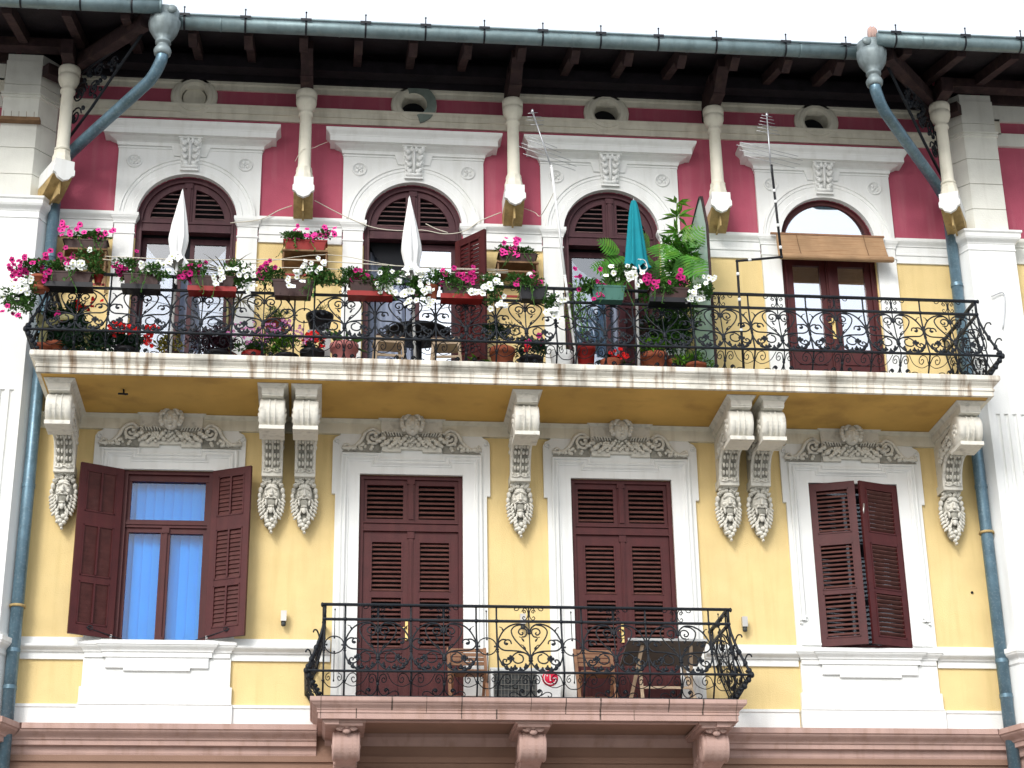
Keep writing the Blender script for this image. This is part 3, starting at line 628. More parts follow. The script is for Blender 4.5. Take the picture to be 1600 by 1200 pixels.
def console():
    r = node('console', BLD, (XC[0], 0, 0))
    q = MB(); mold(q, -.135, .135, 1.20, CP)
    q.box(-.130, .130, -1.19, -.0, 10.03, 10.168)
    # side profile of the scroll (y, z)
    top = [(0, 10.06), (-1.16, 10.06)]
    scr = [(-.98-.19*math.cos(t), 9.86+.19*math.sin(t)) for t in [R(75-15*i) for i in range(14)]]     # front of the scroll, top to bottom
    low = [(-.86, 9.655), (-.72, 9.67), (-.60, 9.70), (-.50, 9.70), (-.41, 9.67), (-.34, 9.60), (-.29, 9.51), (-.265, 9.42), (-.25, 9.33), (-.10, 9.30), (0, 9.30)]
    prof = [(0, 10.05), (-.80, 10.05)]+[(-.98+.0, 10.05)]+scr+low; n = len(prof); w_ = .108
    q.add([(-w_, y, z) for y, z in prof]+[(w_, y, z) for y, z in prof], [tuple(range(n)), tuple(range(n, 2*n))[::-1]]+[(i, (i+1) % n, (i+1) % n+n, i+n) for i in range(n)])
    # ribbed scroll drum, proud of the sides
    q.lathe([(.10, -.158), (.185, -.155), (.20, -.14), (.20, -.078), (.170, -.066), (.172, -.056), (.212, -.044), (.212, -.026), (.168, -.014), (.168, .014), (.212, .026), (.212, .044), (.172, .056), (.170, .066), (.20, .078), (.20, .14), (.185, .155), (.10, .158)], 26, (0, -.97, 9.855), 'x')
    q.box(-.155, .155, -1.13, -.74, 9.615, 9.665)
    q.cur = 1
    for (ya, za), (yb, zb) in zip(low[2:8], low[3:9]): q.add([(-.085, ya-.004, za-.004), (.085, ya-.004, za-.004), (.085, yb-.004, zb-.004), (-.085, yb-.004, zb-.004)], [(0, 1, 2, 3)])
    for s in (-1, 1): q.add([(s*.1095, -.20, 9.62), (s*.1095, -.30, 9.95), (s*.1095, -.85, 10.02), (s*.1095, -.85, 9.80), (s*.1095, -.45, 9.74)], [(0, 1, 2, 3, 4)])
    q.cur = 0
    # rib edges of the stem
    for s in (-1, 1):
        e = spline([(s*.112, y, z) for y, z in [(-.84, 9.64)]+low[1:9]], 3); q.tube(e, .024, 6)
        rnd = random.Random(9)
        for i in range(26):      # leaf relief on the cheeks
            t = i/25; y = -.20-.72*t; zc = 9.72+.16*t+(.07 if i % 2 else -.03)+.05*rnd.random()
            rr = .028+.022*rnd.random(); q.ell((s*.116, y, zc), (.030, rr, rr), 7, 5)
        for i in range(9):
            q.tube(spiral_pts(0, 0, .01, .05, 0, 1.1, 10, 0) and [(s*.135, -.30-.07*i+.028*math.cos(a*.7), 9.80+.018*i+.028*math.sin(a*.7)) for a in range(8)], .009, 5)
        for i in range(5): q.ell((s*.155, -.97+.07*math.cos(i*1.256), 9.86+.07*math.sin(i*1.256)), (.02, .035, .035), 6, 4)
        q.ell((s*.16, -.97, 9.86), (.022, .03, .03), 6, 4)
        # acanthus on the underside of the stem
        for i, (y, z) in enumerate([(-.52, 9.685), (-.40, 9.645), (-.325, 9.56), (-.285, 9.47), (-.265, 9.38)]):
            for dx in (.030, .072): q.ell((s*dx, y-.012, z-.005), (.019, .030, .034), 7, 5)
            q.ell((s*.10, y-.01, z+.02), (.016, .02, .022), 6, 4)
    q.tube([(0, -.62, 9.69), (0, -.42, 9.66), (0, -.30, 9.5), (0, -.27, 9.36)], .014, 5)
    for i in range(5): q.ell((-.06+.03*i, -1.02, 10.035), (.02, .06, .02), 7, 5)
    q.box(-.13, .13, -.275, 0, 9.30, 9.41)
    q.build('scroll_bracket', ['carved', 'grime_shade'], r)
    k = MB(); mask(k, 0, -.075, 9.345, .76, .165); k.tube([(-.11, -.285, 9.36), (-.05, -.29, 9.35), (0, -.295, 9.375), (.05, -.29, 9.35), (.11, -.285, 9.36)], .012, 5)
    k.build('carved_mask', ['carved', 'grime_shade'], r); return r
C0 = console()
for x in XC[1:]: dup(C0, BLD, (x, 0, 0))

# upper balcony
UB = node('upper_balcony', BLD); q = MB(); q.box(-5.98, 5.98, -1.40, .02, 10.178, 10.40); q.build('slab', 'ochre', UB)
q = MB(); q.sweep([(-6.0, 0), (-6.0, -1.42), (6.0, -1.42), (6.0, 0)], [(-.05, 10.172), (0, 10.172), (0, 10.235), (.014, 10.24), (.014, 10.262), (.004, 10.268), (.004, 10.285)]+cyma(.01, 10.29, .055, 10.35, 6)+[(.07, 10.355), (.08, 10.37), (.08, 10.42), (.07, 10.432), (-.05, 10.432)]); q.box(-5.96, 5.96, -1.38, 0, 10.402, 10.43)
q.build('stained_edge', 'lip', UB)
q = MB(); q.tube([(-5.0, -.9, 10.18), (-4.99, -.92, 10.12), (-4.96, -.92, 10.10)], .012, 6); q.tube([(-5.06, -.9, 10.12), (-4.94, -.94, 10.10)], .014, 6); q.build('ceiling_hook', 'iron', UB)
# lower balcony, cornice and base
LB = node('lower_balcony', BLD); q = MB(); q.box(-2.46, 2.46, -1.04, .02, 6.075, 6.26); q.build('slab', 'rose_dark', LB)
q = MB(); q.sweep([(-2.49, 0), (-2.49, -1.08), (2.49, -1.08), (2.49, 0)], [(-.05, 6.045), (0, 6.045), (0, 6.11), (.012, 6.115), (.012, 6.14), (.0, 6.145)]+cyma(.01, 6.15, .07, 6.22, 6)+[(.085, 6.225), (.095, 6.24), (.095, 6.285), (-.05, 6.285)]); q.box(-2.46, 2.46, -1.05, 0, 6.262, 6.283); q.build('edge', 'rose', LB)
LP = [(.002, 6.05), (.002, 6.11), (.014, 6.115), (.014, 6.14), (.002, 6.145)]+cyma(.012, 6.15, .072, 6.22, 6)+[(.087, 6.225), (.097, 6.24), (.097, 6.284)]
for k in range(13):
    x = -2.46+.41*k; q = MB(); wj = .007+.006*((k*7) % 3); q.sweep([(x, -1.08), (x+wj, -1.08)], closedp([LP, LP[:7], LP[4:], LP[2:]][(k*5) % 4], .0)); q.build('dirty_joint', 'joint', LB)
q = MB(); mold(q, -2.40, 2.40, .0, [(.0, 5.9), (.05, 5.95), (.09, 6.03), (.09, 6.076)], False)
for s in (-1, 1): q.sweep([(s*2.40, -.0), (s*2.40, -1.02)] if s < 0 else [(s*2.40, -1.02), (s*2.40, 0)], [(-.16, 5.99), (.0, 5.99), (.03, 6.02), (.05, 6.075), (-.16, 6.075)])
q.sweep([(-2.40, -.88), (2.40, -.88)], [(0, 6.04), (.10, 6.04), (.10, 6.076), (0, 6.076)]); q.build('soffit_frame', 'rose', LB)
q = MB(); RP = [(.04, 5.80), (.05, 5.83), (.05, 5.90), (.12, 5.91), (.12, 5.965), (.135, 5.97)]+cyma(.14, 5.975, .24, 6.07, 6)+[(.26, 6.08), (.26, 6.145), (.0, 6.16)]
Wq = [(6.24, -.0), (6.24, -.12), (6.33, -.36), (7.05, -.36), (7.05, -.1), (10, -.1)]
q.sweep([(-10, -.1), (-7.05, -.1), (-7.05, -.36), (-6.33, -.36), (-6.24, -.12), (-6.24, 0), (-2.5, 0)], closedp(RP)); q.build('storey_cornice', 'rose', BLD); q = MB(); q.sweep([(2.5, 0)]+Wq, closedp(RP)); q.build('storey_cornice', 'rose', BLD)
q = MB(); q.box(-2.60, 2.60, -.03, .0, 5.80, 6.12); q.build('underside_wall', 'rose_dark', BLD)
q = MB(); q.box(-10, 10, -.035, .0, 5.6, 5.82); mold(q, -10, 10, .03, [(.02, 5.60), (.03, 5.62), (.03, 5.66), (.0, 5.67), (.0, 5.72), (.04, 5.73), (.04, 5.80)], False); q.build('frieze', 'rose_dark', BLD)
q = MB(); q.box(-10, 10, -.02, .3, 0, 5.60); q.box(-10, 10, -.0, .3, 4.9, 5.62); q.build('base_wall', 'rose', BLD)
q = MB()
for s in (-1, 1): prism(q, [(x*s, y) for x, y in [(6.24, .02), (6.24, -.12), (6.33, -.34), (7.05, -.34), (7.05, 0)]], 0, 5.8)
q.build('base_pilaster', 'rose', BLD)
def low_console(x):
    r = node('console', BLD, (x, 0, 0)); q = MB()
    q.box(-.19, .19, -.98, 0, 5.985, 6.04); q.box(-.22, .22, -1.0, 0, 6.02, 6.05)
    prof = [(0, 5.99), (-.82, 5.99)]+[(-.72-.17*math.cos(t), 5.80+.17*math.sin(t)) for t in [R(75-16*i) for i in range(11)]]+[(-.52, 5.60), (-.40, 5.55), (-.34, 5.4), (-.30, 5.2), (-.2, 5.0), (0, 4.9)]
    n = len(prof); q.add([(-.12, y, z) for y, z in prof]+[(.12, y, z) for y, z in prof], [tuple(range(n)), tuple(range(n, 2*n))[::-1]]+[(i, (i+1) % n, (i+1) % n+n, i+n) for i in range(n)])
    q.lathe([(.09, -.165), (.16, -.16), (.175, -.14), (.155, -.11), (.18, -.075), (.155, -.04), (.185, 0), (.155, .04), (.18, .075), (.155, .11), (.175, .14), (.16, .16), (.09, .165)], 24, (0, -.72, 5.79), 'x')
    for i in range(7):       # palmette
        t = R(-75+25*i); q.ell((.075*math.sin(t)*1.2, -.90, 5.945+.055*math.cos(t)), (.024, .03, .045), 7, 5, Matrix.Rotation(t, 3, 'Y'))
    q.ell((0, -.93, 6.0), (.03, .03, .04), 8, 6); q.ell((0, -.92, 5.93), (.05, .03, .03), 8, 6)
    for s in (-1, 1):
        q.tube([(s*.02, -.48, 5.58), (s*.07, -.44, 5.55), (s*.10, -.42, 5.50)], .02, 6); q.ell((s*.125, -.72, 5.79), (.05, .06, .06), 10, 6)
        for i in range(10): q.ell((s*.125, -.15-.05*i, 5.66+.012*i+.03*(i % 2)), (.02, .035, .035), 6, 4)
    q.build('scroll_bracket', 'rose', r); return r
K0 = low_console(-2.15); dup(K0, BLD, (.05, 0, 0)); dup(K0, BLD, (2.25, 0, 0))
# ================================================================ windows, doors, shutters
def slats(mb, x0, x1, z0, z1, n, y, depth=.042, tilt=40, mi=1):
    mb.cur = mi; h = (z1-z0)/n; t = R(tilt)
    for i in range(n):
        z = z0+h*(i+.5)
        mb.obox(((x0+x1)/2, y, z), ((x1-x0)/2, 0, 0), (0, depth/2*math.cos(t), depth/2*math.sin(t)), (0, -.0045*math.sin(t), .0045*math.cos(t)))
    mb.cur = 0
def leaf(w_, z0, z1, secs, sw=.085, t=.04, rod=False, n_per=.052, tilt=40):
    # leaf in local coords, hinge at x = 0; secs: list of (z0, z1) louvre openings, panels elsewhere are rails
    m = MB(); m.box(0, sw, -t/2, t/2, z0, z1); m.box(w_-sw, w_, -t/2, t/2, z0, z1)
    edges = [z0]+[v for s in secs for v in s]+[z1]
    for a, b_ in zip(edges[0::2], edges[1::2]): m.box(sw, w_-sw, -t/2+.002, t/2-.002, a, b_)
    for a, b_ in secs:
        x0, x1 = sw+.002, w_-sw-.002
        for fx in ((sw, sw+.018), (w_-sw-.018, w_-sw)): m.box(fx[0], fx[1], -t/2-.006, t/2+.006, a, b_)
        m.box(sw, w_-sw, -t/2-.006, t/2+.006, a, a+.018); m.box(sw, w_-sw, -t/2-.006, t/2+.006, b_-.018, b_)
        n = max(3, int(round((b_-a)/n_per)))
        slats(m, x0+.016, x1-.016, a+.02, b_-.02, n, 0, .05 if tilt < 60 else .062, tilt)
        if rod: m.box(w_/2-.012, w_/2+.012, -t/2-.012, -t/2+.008, a+.02, b_-.02); m.box(w_/2-.012, w_/2+.012, t/2-.008, t/2+.014, a+.02, b_-.02)
    return m
def curtain(x0, x1, z0, z1, y, material, parent, amp=.02, per=.11, seed=0):
    rnd = random.Random(seed); n = int((x1-x0)/.012); vs = []; ph = rnd.random()*6
    for i in range(n+1):
        x = x0+(x1-x0)*i/n; yy = y+amp*math.sin(x/per*2*PI+ph+.8*math.sin(x*7+ph))+amp*.4*math.sin(x/per*5.1+ph)
        vs += [(x, yy, z0), (x, yy, z1)]
    m = MB(); m.add(vs, [(2*i, 2*i+2, 2*i+3, 2*i+1) for i in range(n)], True); return m.build('curtain', material, parent)
def pane(name, x0, x1, z0, z1, y, parent, material='glass'):
    m = MB(); m.box(x0, x1, y, y+.006, z0, z1); return m.build(name, material, parent)

# --- lower storey window with open shutters
def lower_frame(i):
    c, h = LC[i], LH[i]; r = node('window' if i in (0, 3) else 'balcony_door', BLD, (c, 0, 0))
    zb = 7.2 if i in (0, 3) else 6.28; f = MB()
    f.box(-h, -h+.055, .015, .12, zb, 9.44); f.box(h-.055, h, .015, .12, zb, 9.44); f.box(-h+.055, h-.055, .02, .12, 9.39, 9.44)
    return r, f
r, f = lower_frame(0); h = LH[0]
f.box(-h+.055, h-.055, .06, .14, 9.31, 9.39); f.box(-h+.055, h-.055, .045, .15, 8.69, 8.79); f.box(-h+.055, h-.055, .03, .15, 8.725, 8.755)
for s in (-1, 1): a, b_ = sorted((s*(h-.055), s*(h-.10))); f.box(a, b_, .07, .13, 7.2, 8.69); f.box(a, b_, .07, .13, 8.79, 9.31)
f.box(-.065, .055, .065, .135, 7.2, 8.69); f.box(-.03, .02, .045, .07, 7.2, 8.67); f.box(-.05, .04, .035, .07, 8.62, 8.69); f.box(-.05, .04, .035, .07, 7.2, 7.28)
f.box(-h+.10, h-.10, .07, .13, 7.2, 7.23); f.box(-h+.10, -.065, .07, .13, 8.63, 8.69); f.box(.055, h-.10, .07, .13, 8.62, 8.69)
f.build('frame', 'shutter', r)
pane('glass_pane', -h+.10, -.065, 7.22, 8.64, .10, r); pane('glass_pane', .055, h-.10, 7.22, 8.64, .10, r); pane('glass_pane', -h+.10, h-.10, 8.79, 9.31, .10, r)
n_ = 9; m = MB()
for k in range(n_): x = -h+.04+(2*h-.08)*k/n_; m.obox((x+.06, .24, 8.3), (.058, .022, 0), (-.001, .003, 0), (0, 0, 1.1))
m.build('vertical_blind', 'curtain_blue', r)
for s in (-1, 1):
    L_ = leaf(.565 if s < 0 else .545, 7.23, 9.43, [(7.36, 7.90), (7.97, 8.63), (8.80, 9.34)], rod=True, n_per=.062, tilt=72)
    o = L_.build('shutter', ['shutter', 'slat_closed'], r, (s*h, -.03, 0)); a = math.atan2(-.25, s*.51); o.rotation_euler = (0, 0, a)
    q = MB(); q.tube([(s*.86, -.20, 7.33), (s*.80, -.16, 7.31), (s*.40, .0, 7.215), (s*.25, .02, 7.21)], .007, 5); q.tube([(s*(.82+.03*math.cos(k*.7)), -.19, 7.325+.025*math.sin(k*.7)) for k in range(10)], .006, 5)
    q.build('shutter_hook', 'iron', r)
# --- lower storey window with the nearly closed shutters
r, f = lower_frame(3); h = LH[3]; f.box(-h+.055, h-.055, .06, .1, 7.2, 7.28); f.box(-.03, .03, .08, .14, 7.2, 9.39); f.build('frame', 'shutter', r)
pane('glass_pane', -h+.05, -.03, 7.28, 9.39, .12, r); pane('glass_pane', .03, h-.05, 7.28, 9.39, .12, r)
m = MB(); m.box(-h+.03, h-.03, .135, .15, 7.2, 9.42); m.build('shade_backing', 'dark', r)  # dark sheet standing in for the shade behind the slats
for s in (-1, 1):
    L_ = leaf(.605, 7.23, 9.42, [(7.33, 7.92), (7.96, 8.58), (8.72, 9.33)], n_per=.064, tilt=38)
    o = L_.build('shutter', ['shutter', 'slat'], r, (s*h, -.01, 0)); o.rotation_euler = (0, 0, math.atan2(-.19 if s < 0 else -.20, -s*.572))
q = MB(); q.tube([(.07, -.23, 9.1), (.05, -.20, 8.9)], .012, 5); q.build('latch', 'lamp_body', r)
# --- French doors with closed louvred shutters
for i in (1, 2):
    r, f = lower_frame(i); h = LH[i]
    f.box(-h+.055, h-.055, .03, .12, 8.71, 8.79); f.box(-h+.055, h-.055, .012, .12, 8.795, 8.812); f.box(-h+.055, h-.055, .012, .12, 8.69, 8.708)
    f.box(-.045, .045, .03, .11, 8.812, 9.39); f.box(-.03, .03, .015, .11, 8.85, 9.33); f.box(-.05, .05, .012, .11, 9.33, 9.39)
    for s in (-1, 1):
        a, b_ = sorted((s*.045, s*(h-.055))); f.box(a, b_, .05, .10, 9.32, 9.39); f.box(a, b_, .05, .10, 8.812, 8.86)
        f.box(*sorted((s*.045, s*.10)), .05, .10, 8.86, 9.32); f.box(*sorted((s*(h-.055), s*(h-.10))), .05, .10, 8.86, 9.32)
        slats(f, *sorted((s*.10, s*(h-.10))), 8.87, 9.31, 7, .08, .06, 38)
    f.build('frame', ['shutter', 'slat'], r)
    for s in (-1, 1):
        m = MB(); a, b_ = sorted((s*.003, s*(h-.058)))
        m.box(a, a+.10, .045, .095, 6.30, 8.69); m.box(b_-.10, b_, .045, .095, 6.30, 8.69)
        for z0, z1 in ((6.30, 6.42), (7.05, 7.17), (7.82, 7.90), (8.55, 8.69)): m.box(a+.10, b_-.10, .047, .093, z0, z1)
        m.box(a+.10, b_-.10, .062, .085, 6.42, 7.05); m.box(a+.15, b_-.15, .050, .07, 6.47, 7.00); m.box(a+.10, b_-.10, .035, .05, 7.10, 7.14)
        for z0, z1 in ((7.17, 7.82), (7.90, 8.55)):
            slats(m, a+.10, b_-.10, z0, z1, 11, .075, .062, 38); m.box(a+.095, a+.115, .038, .09, z0, z1); m.box(b_-.115, b_-.095, .038, .09, z0, z1)
        if s > 0: m.box(-.028, .028, .030, .05, 6.30, 8.60); m.box(-.045, .045, .024, .05, 8.60, 8.69); m.box(-.012, .012, .022, .04, 6.32, 8.55)
        m.build('shutter', ['shutter', 'slat'], r)
    m = MB(); m.box(-.062, -.028, .025, .045, 7.27, 7.51); m.tube([(-.045, .03, 7.42), (-.045, -.02, 7.42), (-.08, -.025, 7.42), (-.10, -.022, 7.40)], .009, 6); m.build('handle', 'brass', r)

# --- upper storey
def arch_door(i):
    c = UC[i]; r = node('arched_door', BLD, (c, 0, 0)); sk = 'shutter_up' if i < 3 else 'shutter'
    f = MB(); f.sweep([(-.67, 10.43), (-.67, 13.03)]+arc(0, 13.03, .67, PI, 0, 28)[1:-1]+[(.67, 13.03), (.67, 10.43)], [(0, .03), (.04, .03), (.045, .015), (.075, .015), (.08, .05), (.08, .13), (0, .13)], 'xz')
    if i < 3:
        f.box(-.59, .59, .02, .13, 12.87, 12.99); f.box(-.60, .60, .005, .13, 12.985, 13.01); f.box(-.60, .60, .005, .13, 12.86, 12.875)
        # louvred fanlight
        f.box(-.055, .055, .03, .12, 13.01, 13.62); f.box(-.028, .028, .012, .12, 13.01, 13.60); f.box(-.05, .05, .008, .12, 13.53, 13.57)
        for s in (-1, 1):
            P_ = [(s*.055, 13.01)]+[(s*x, z) for x, z in arc(0, 13.02, .60, 0, PI/2*.95, 14)]+[(s*.055, 13.62)]
            I_ = [(s*.10, 13.07)]+[(s*x, z) for x, z in arc(0, 13.04, .50, .07, PI/2*.86, 12)]+[(s*.10, 13.525)]
            f.poly(P_, [I_], .05, .10)
            for k in range(6):
                z = 13.105+k*.072; xe = math.sqrt(max(.0004, .52**2-(z+.02-13.04)**2))
                if xe > .14: slats(f, *sorted((s*.095, s*xe)), z-.035, z+.035, 1, .085, .07, 35)
        f.build('frame', [sk, 'slat_worn'], r)
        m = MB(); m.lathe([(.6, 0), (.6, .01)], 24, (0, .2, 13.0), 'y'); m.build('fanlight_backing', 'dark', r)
    else:
        f.box(-.05, .05, .02, .11, 10.43, 12.86); f.box(-.59, .59, .03, .13, 12.80, 12.90); f.box(-.025, .025, .0, .11, 10.43, 12.8)
        for s in (-1, 1):
            f.box(*sorted((s*.05, s*.13)), .045, .10, 10.43, 12.8); f.box(*sorted((s*.51, s*.59)), .045, .10, 10.43, 12.8)
            f.box(*sorted((s*.13, s*.51)), .05, .10, 10.43, 11.40); f.box(*sorted((s*.13, s*.51)), .05, .10, 12.68, 12.8)
            f.box(*sorted((s*.12, s*.52)), .035, .06, 11.18, 11.22); f.box(*sorted((s*.17, s*.47)), .042, .06, 10.52, 11.12)
            f.box(*sorted((s*.12, s*.52)), .035, .06, 11.38, 11.41)
        f.build('frame', [sk, sk], r)
        for s in (-1, 1): pane('glass_pane', *sorted((s*.13, s*.51)), 11.40, 12.68, .075, r, 'glass_sky')
        m = MB(); m.poly([(-.585, 12.9)]+arc(0, 13.03, .585, PI, 0, 24)+[(.585, 12.9)], (), .07, .076); m.v = [(x, y+.045-.11*(z-12.9), z) for x, y, z in m.v]; m.build('fanlight_pane', 'glass_sky', r)
        curtain(-.6, .6, 10.5, 12.85, .28, 'curtain', r, .02, .14, 5); m = MB(); m.box(-.65, .65, .45, .46, 12.85, 13.7); m.build('roller_blind', 'curtain', r)
        m = MB(); m.box(-.03, .015, -.01, .01, 11.55, 11.86); m.tube([(-.01, -.01, 11.78), (-.01, -.05, 11.78), (-.09, -.055, 11.775)], .01, 6); m.build('handle', 'brass', r)
        return r
    return r
D = [arch_door(i) for i in range(4)]
def inner_leaf(parent, x0, x1, y, material='glass_mid', frame='shutter_up', rz=0):
    o = node('glazed_leaf', parent, (x0, y, 0)); w_ = x1-x0; m = MB()
    m.box(0, .06, -.02, .02, 10.46, 12.84); m.box(w_-.06, w_, -.02, .02, 10.46, 12.84); m.box(.06, w_-.06, -.02, .02, 12.76, 12.84); m.box(.06, w_-.06, -.02, .02, 10.46, 10.95); m.cur = 1; m.box(.06, w_-.06, -.003, .003, 10.95, 12.76)
    for v in (o,): bpy.data.objects.remove(v)
    b_ = m.build('glazed_leaf', [frame, material], parent, (x0, y, 0)); b_.rotation_euler = (0, 0, rz); return b_
curtain(-.60, .60, 10.45, 12.80, .30, 'curtain_dim', D[0], .03, .16, 1)
inner_leaf(D[0], -.59, -.05, .20); inner_leaf(D[0], .05, .59, .20)
curtain(-.60, .10, 10.45, 12.80, .32, 'curtain_dim', D[1], .03, .13, 2)
inner_leaf(D[1], .04, .59, .14, 'glass_sky'); curtain(.05, .6, 10.45, 12.0, .34, 'curtain_dim', D[1], .02, .15, 3)
m = leaf(.56, 10.46, 12.83, [(10.60, 11.0), (11.08, 11.9), (11.98, 12.74)], rod=True, n_per=.062, tilt=72).build('shutter', ['shutter', 'shutter'], D[1], (.59, -.01, 0)); m.rotation_euler = (0, 0, math.atan2(-.42, .36))
curtain(-.60, .60, 10.45, 12.80, .30, 'curtain_dim', D[2], .03, .15, 4)
inner_leaf(D[2], -.59, -.02, .20)
m = leaf(.56, 10.46, 12.83, [(10.60, 11.0), (11.08, 11.9), (11.98, 12.74)], rod=True, n_per=.062, tilt=72).build('shutter', ['shutter_up', 'shutter_up'], D[2], (.59, .02, 0)); m.rotation_euler = (0, 0, math.atan2(-.10, -.55))

# ================================================================ wrought iron railings
# shape of the railing in elevation: t = 0 at the belly rail, t = 1 at the second rail (0.67 m); outward bulge
RH = .67
def bulge(z):      # z relative to the belly rail
    if z >= RH: return 0.0
    if z >= 0: return .20*(1-(z/RH))**1.35
    return .20+z/.27*.17
def panel_curves():
    # points in a 515 x 420 drawing, x right of the left post, y down from the second rail (belly rail at 420); left half only
    C = []
    C.append(([(0, 240), (8, 300), (40, 360), (95, 402), (160, 412), (215, 390), (248, 345), (257, 300)], .0085))          # bowl
    C.append(([(0, 200), (16, 140), (60, 70), (125, 28), (195, 22), (240, 52), (255, 95)], .0085))                          # heart top
    C.append(([(200, 88), (208, 96), (200, 108), (184, 104), (172, 86), (182, 64), (205, 56), (232, 66), (238, 95), (222, 122), (196, 126)][::-1], .0075))
    C.append(([(205, 26), (150, 36), (118, 66), (118, 100), (140, 145), (185, 200), (228, 245), (252, 285)], .0075))
    C.append(([(82, 182), (72, 190), (58, 182), (60, 164), (80, 150), (104, 158), (112, 182), (98, 206), (62, 214)][:7][::-1]+[(60, 176), (72, 190), (84, 182)], .0075))
    C.append(([(70, 150), (38, 150), (10, 176), (14, 210), (50, 236), (110, 240), (180, 246), (232, 268), (254, 300)], .0080))
    C.append(([(255, 325), (250, 285), (215, 258), (160, 254), (120, 280), (106, 325), (78, 352), (48, 350), (36, 330), (50, 312), (68, 318), (62, 332)], .0075))
    C.append(([(120, 305), (125, 330), (155, 344), (190, 332), (200, 305), (190, 280), (165, 268)], .0075))
    return C
def make_panel(w_, top=.19, foot=.27):
    m = MB(); X = lambda x: (x/515-.5)*w_
    def P3(x, y): z = RH*(1-y/420); return (x, -bulge(z), z)
    for pts, r_ in panel_curves():
        for s in (1, -1):
            r_ = r_*1.0
            sp = spline([(X(x)*1.0, y, 0) for x, y in pts], 4)
            m.tube([P3(s*p.x, p.y) for p in sp], r_*1.2, 5)
    # rosettes
    for s in (1, -1):
        cx, cy = s*X(415), 305
        for k in range(4):
            t = k*PI/2; p = P3(cx+.026*math.cos(t), cy-16*math.sin(t)); m.ell(p, (.021, .012, .021), 7, 4)
        m.ell(P3(cx, cy), (.013, .02, .013), 6, 4)
        # leaves on the bowl
        for (lx, ly, a) in ((345, 402, .5), (385, 385, .0), (415, 398, -.2), (450, 385, -.5), (300, 372, .8), (478, 352, -.9)):
            p = P3(s*X(lx), ly); rot = Matrix.Rotation(s*a, 3, 'Y'); m.ell(p, (.036, .014, .022), 7, 4, rot); m.ell((p[0], p[1]-.005, p[2]+.022), (.014, .012, .022), 6, 4)
        for (lx, ly) in ((300, 215), (465, 70), (310, 150)):
            p = P3(s*X(lx), ly); m.ell(p, (.012, .010, .026), 6, 4, Matrix.Rotation(s*.6, 3, 'Y')); m.tube([p, (p[0]+s*.02, p[1], p[2]+.03), (p[0]+s*.045, p[1]-.01, p[2]+.035)], .005, 4)
    # centre bar from foot to hand rail
    Z = [-foot, -foot*.5, 0, .1, .2, .3, .42, .55, RH, RH+top]
    m.tube([(0, -bulge(z), z) for z in Z], .008, 5)
    m.ell(P3(0, 300), (.026, .024, .05), 8, 6); m.ell(P3(0, 322), (.03, .028, .018), 8, 5); m.ell(P3(0, 95), (.022, .02, .02), 8, 5)
    # upper register
    for s in (1, -1):
        m.tube([(s*(.055+.026*math.cos(a)*(1-k/16)), 0, RH+top*.66+.026*math.sin(a)*(1-k/16)) for k, a in enumerate([.6*j for j in range(14)])], .0055, 4)
        m.tube(spline([(s*.075, 0, RH+top*.75), (s*.05, 0, RH+top*.92), (s*.02, 0, RH+top*.8), (s*.008, 0, RH+top*.5), (s*.02, 0, RH+top*.25), (s*.05, 0, RH+top*.10), (s*.075, 0, RH+top*.22), (s*.06, 0, RH+top*.34), (s*.045, 0, RH+top*.27)], 3), .0055, 4)
        m.tube(spline([(s*.11, 0, RH+top*.98), (s*.125, 0, RH+top*.80), (s*.155, 0, RH+top*.74), (s*.175, 0, RH+top*.84), (s*.16, 0, RH+top*.92)], 3), .0055, 4)
    # lower register
    def B(x, z): return (x, -bulge(z), z)
    for s in (1, -1):
        m.tube([B(*p) for p in [(q.x, q.y) for q in spline([(s*.085, -.085, 0), (s*.070, -.065, 0), (s*.048, -.085, 0), (s*.062, -.115, 0), (s*.095, -.105, 0), (s*.10, -.065, 0), (s*.075, -.03, 0), (s*.03, -.045, 0), (s*.010, -.12, 0), (0, -.16, 0)], 3)]], .006, 4)
        m.tube([B(*p) for p in [(q.x, q.y) for q in spline([(0, -.14, 0), (s*.02, -.21, 0), (s*.07, -.25, 0), (s*.12, -.235, 0), (s*.135, -.20, 0), (s*.105, -.175, 0), (s*.08, -.195, 0), (s*.10, -.215, 0)], 3)]], .007, 4)
        m.tube([B(*p) for p in [(q.x, q.y) for q in spline([(s*.125, -.24, 0), (s*.18, -.205, 0), (s*.235, -.21, 0), (s*.25, -.24, 0), (s*.225, -.255, 0), (s*.205, -.24, 0)], 3)]], .006, 4)
        m.tube([B(*p) for p in [(q.x, q.y) for q in spline([(s*.27, -.075, 0), (s*.285, -.06, 0), (s*.305, -.08, 0), (s*.285, -.115, 0), (s*.25, -.10, 0), (s*.245, -.055, 0), (s*.28, -.02, 0), (s*.34, -.04, 0), (s*w_*.495, -.13, 0)], 3)]], .006, 4)
        m.tube([B(*p) for p in [(q.x, q.y) for q in spline([(s*.11, -.02, 0), (s*.16, -.10, 0), (s*.22, -.14, 0), (s*.30, -.155, 0), (s*w_*.495, -.12, 0)], 3)]], .005, 4)
        m.ell(B(s*.105, -.195), (.018, .016, .018), 6, 4)
    m.ell(B(0, -.13), (.02, .02, .03), 7, 5)
    return m
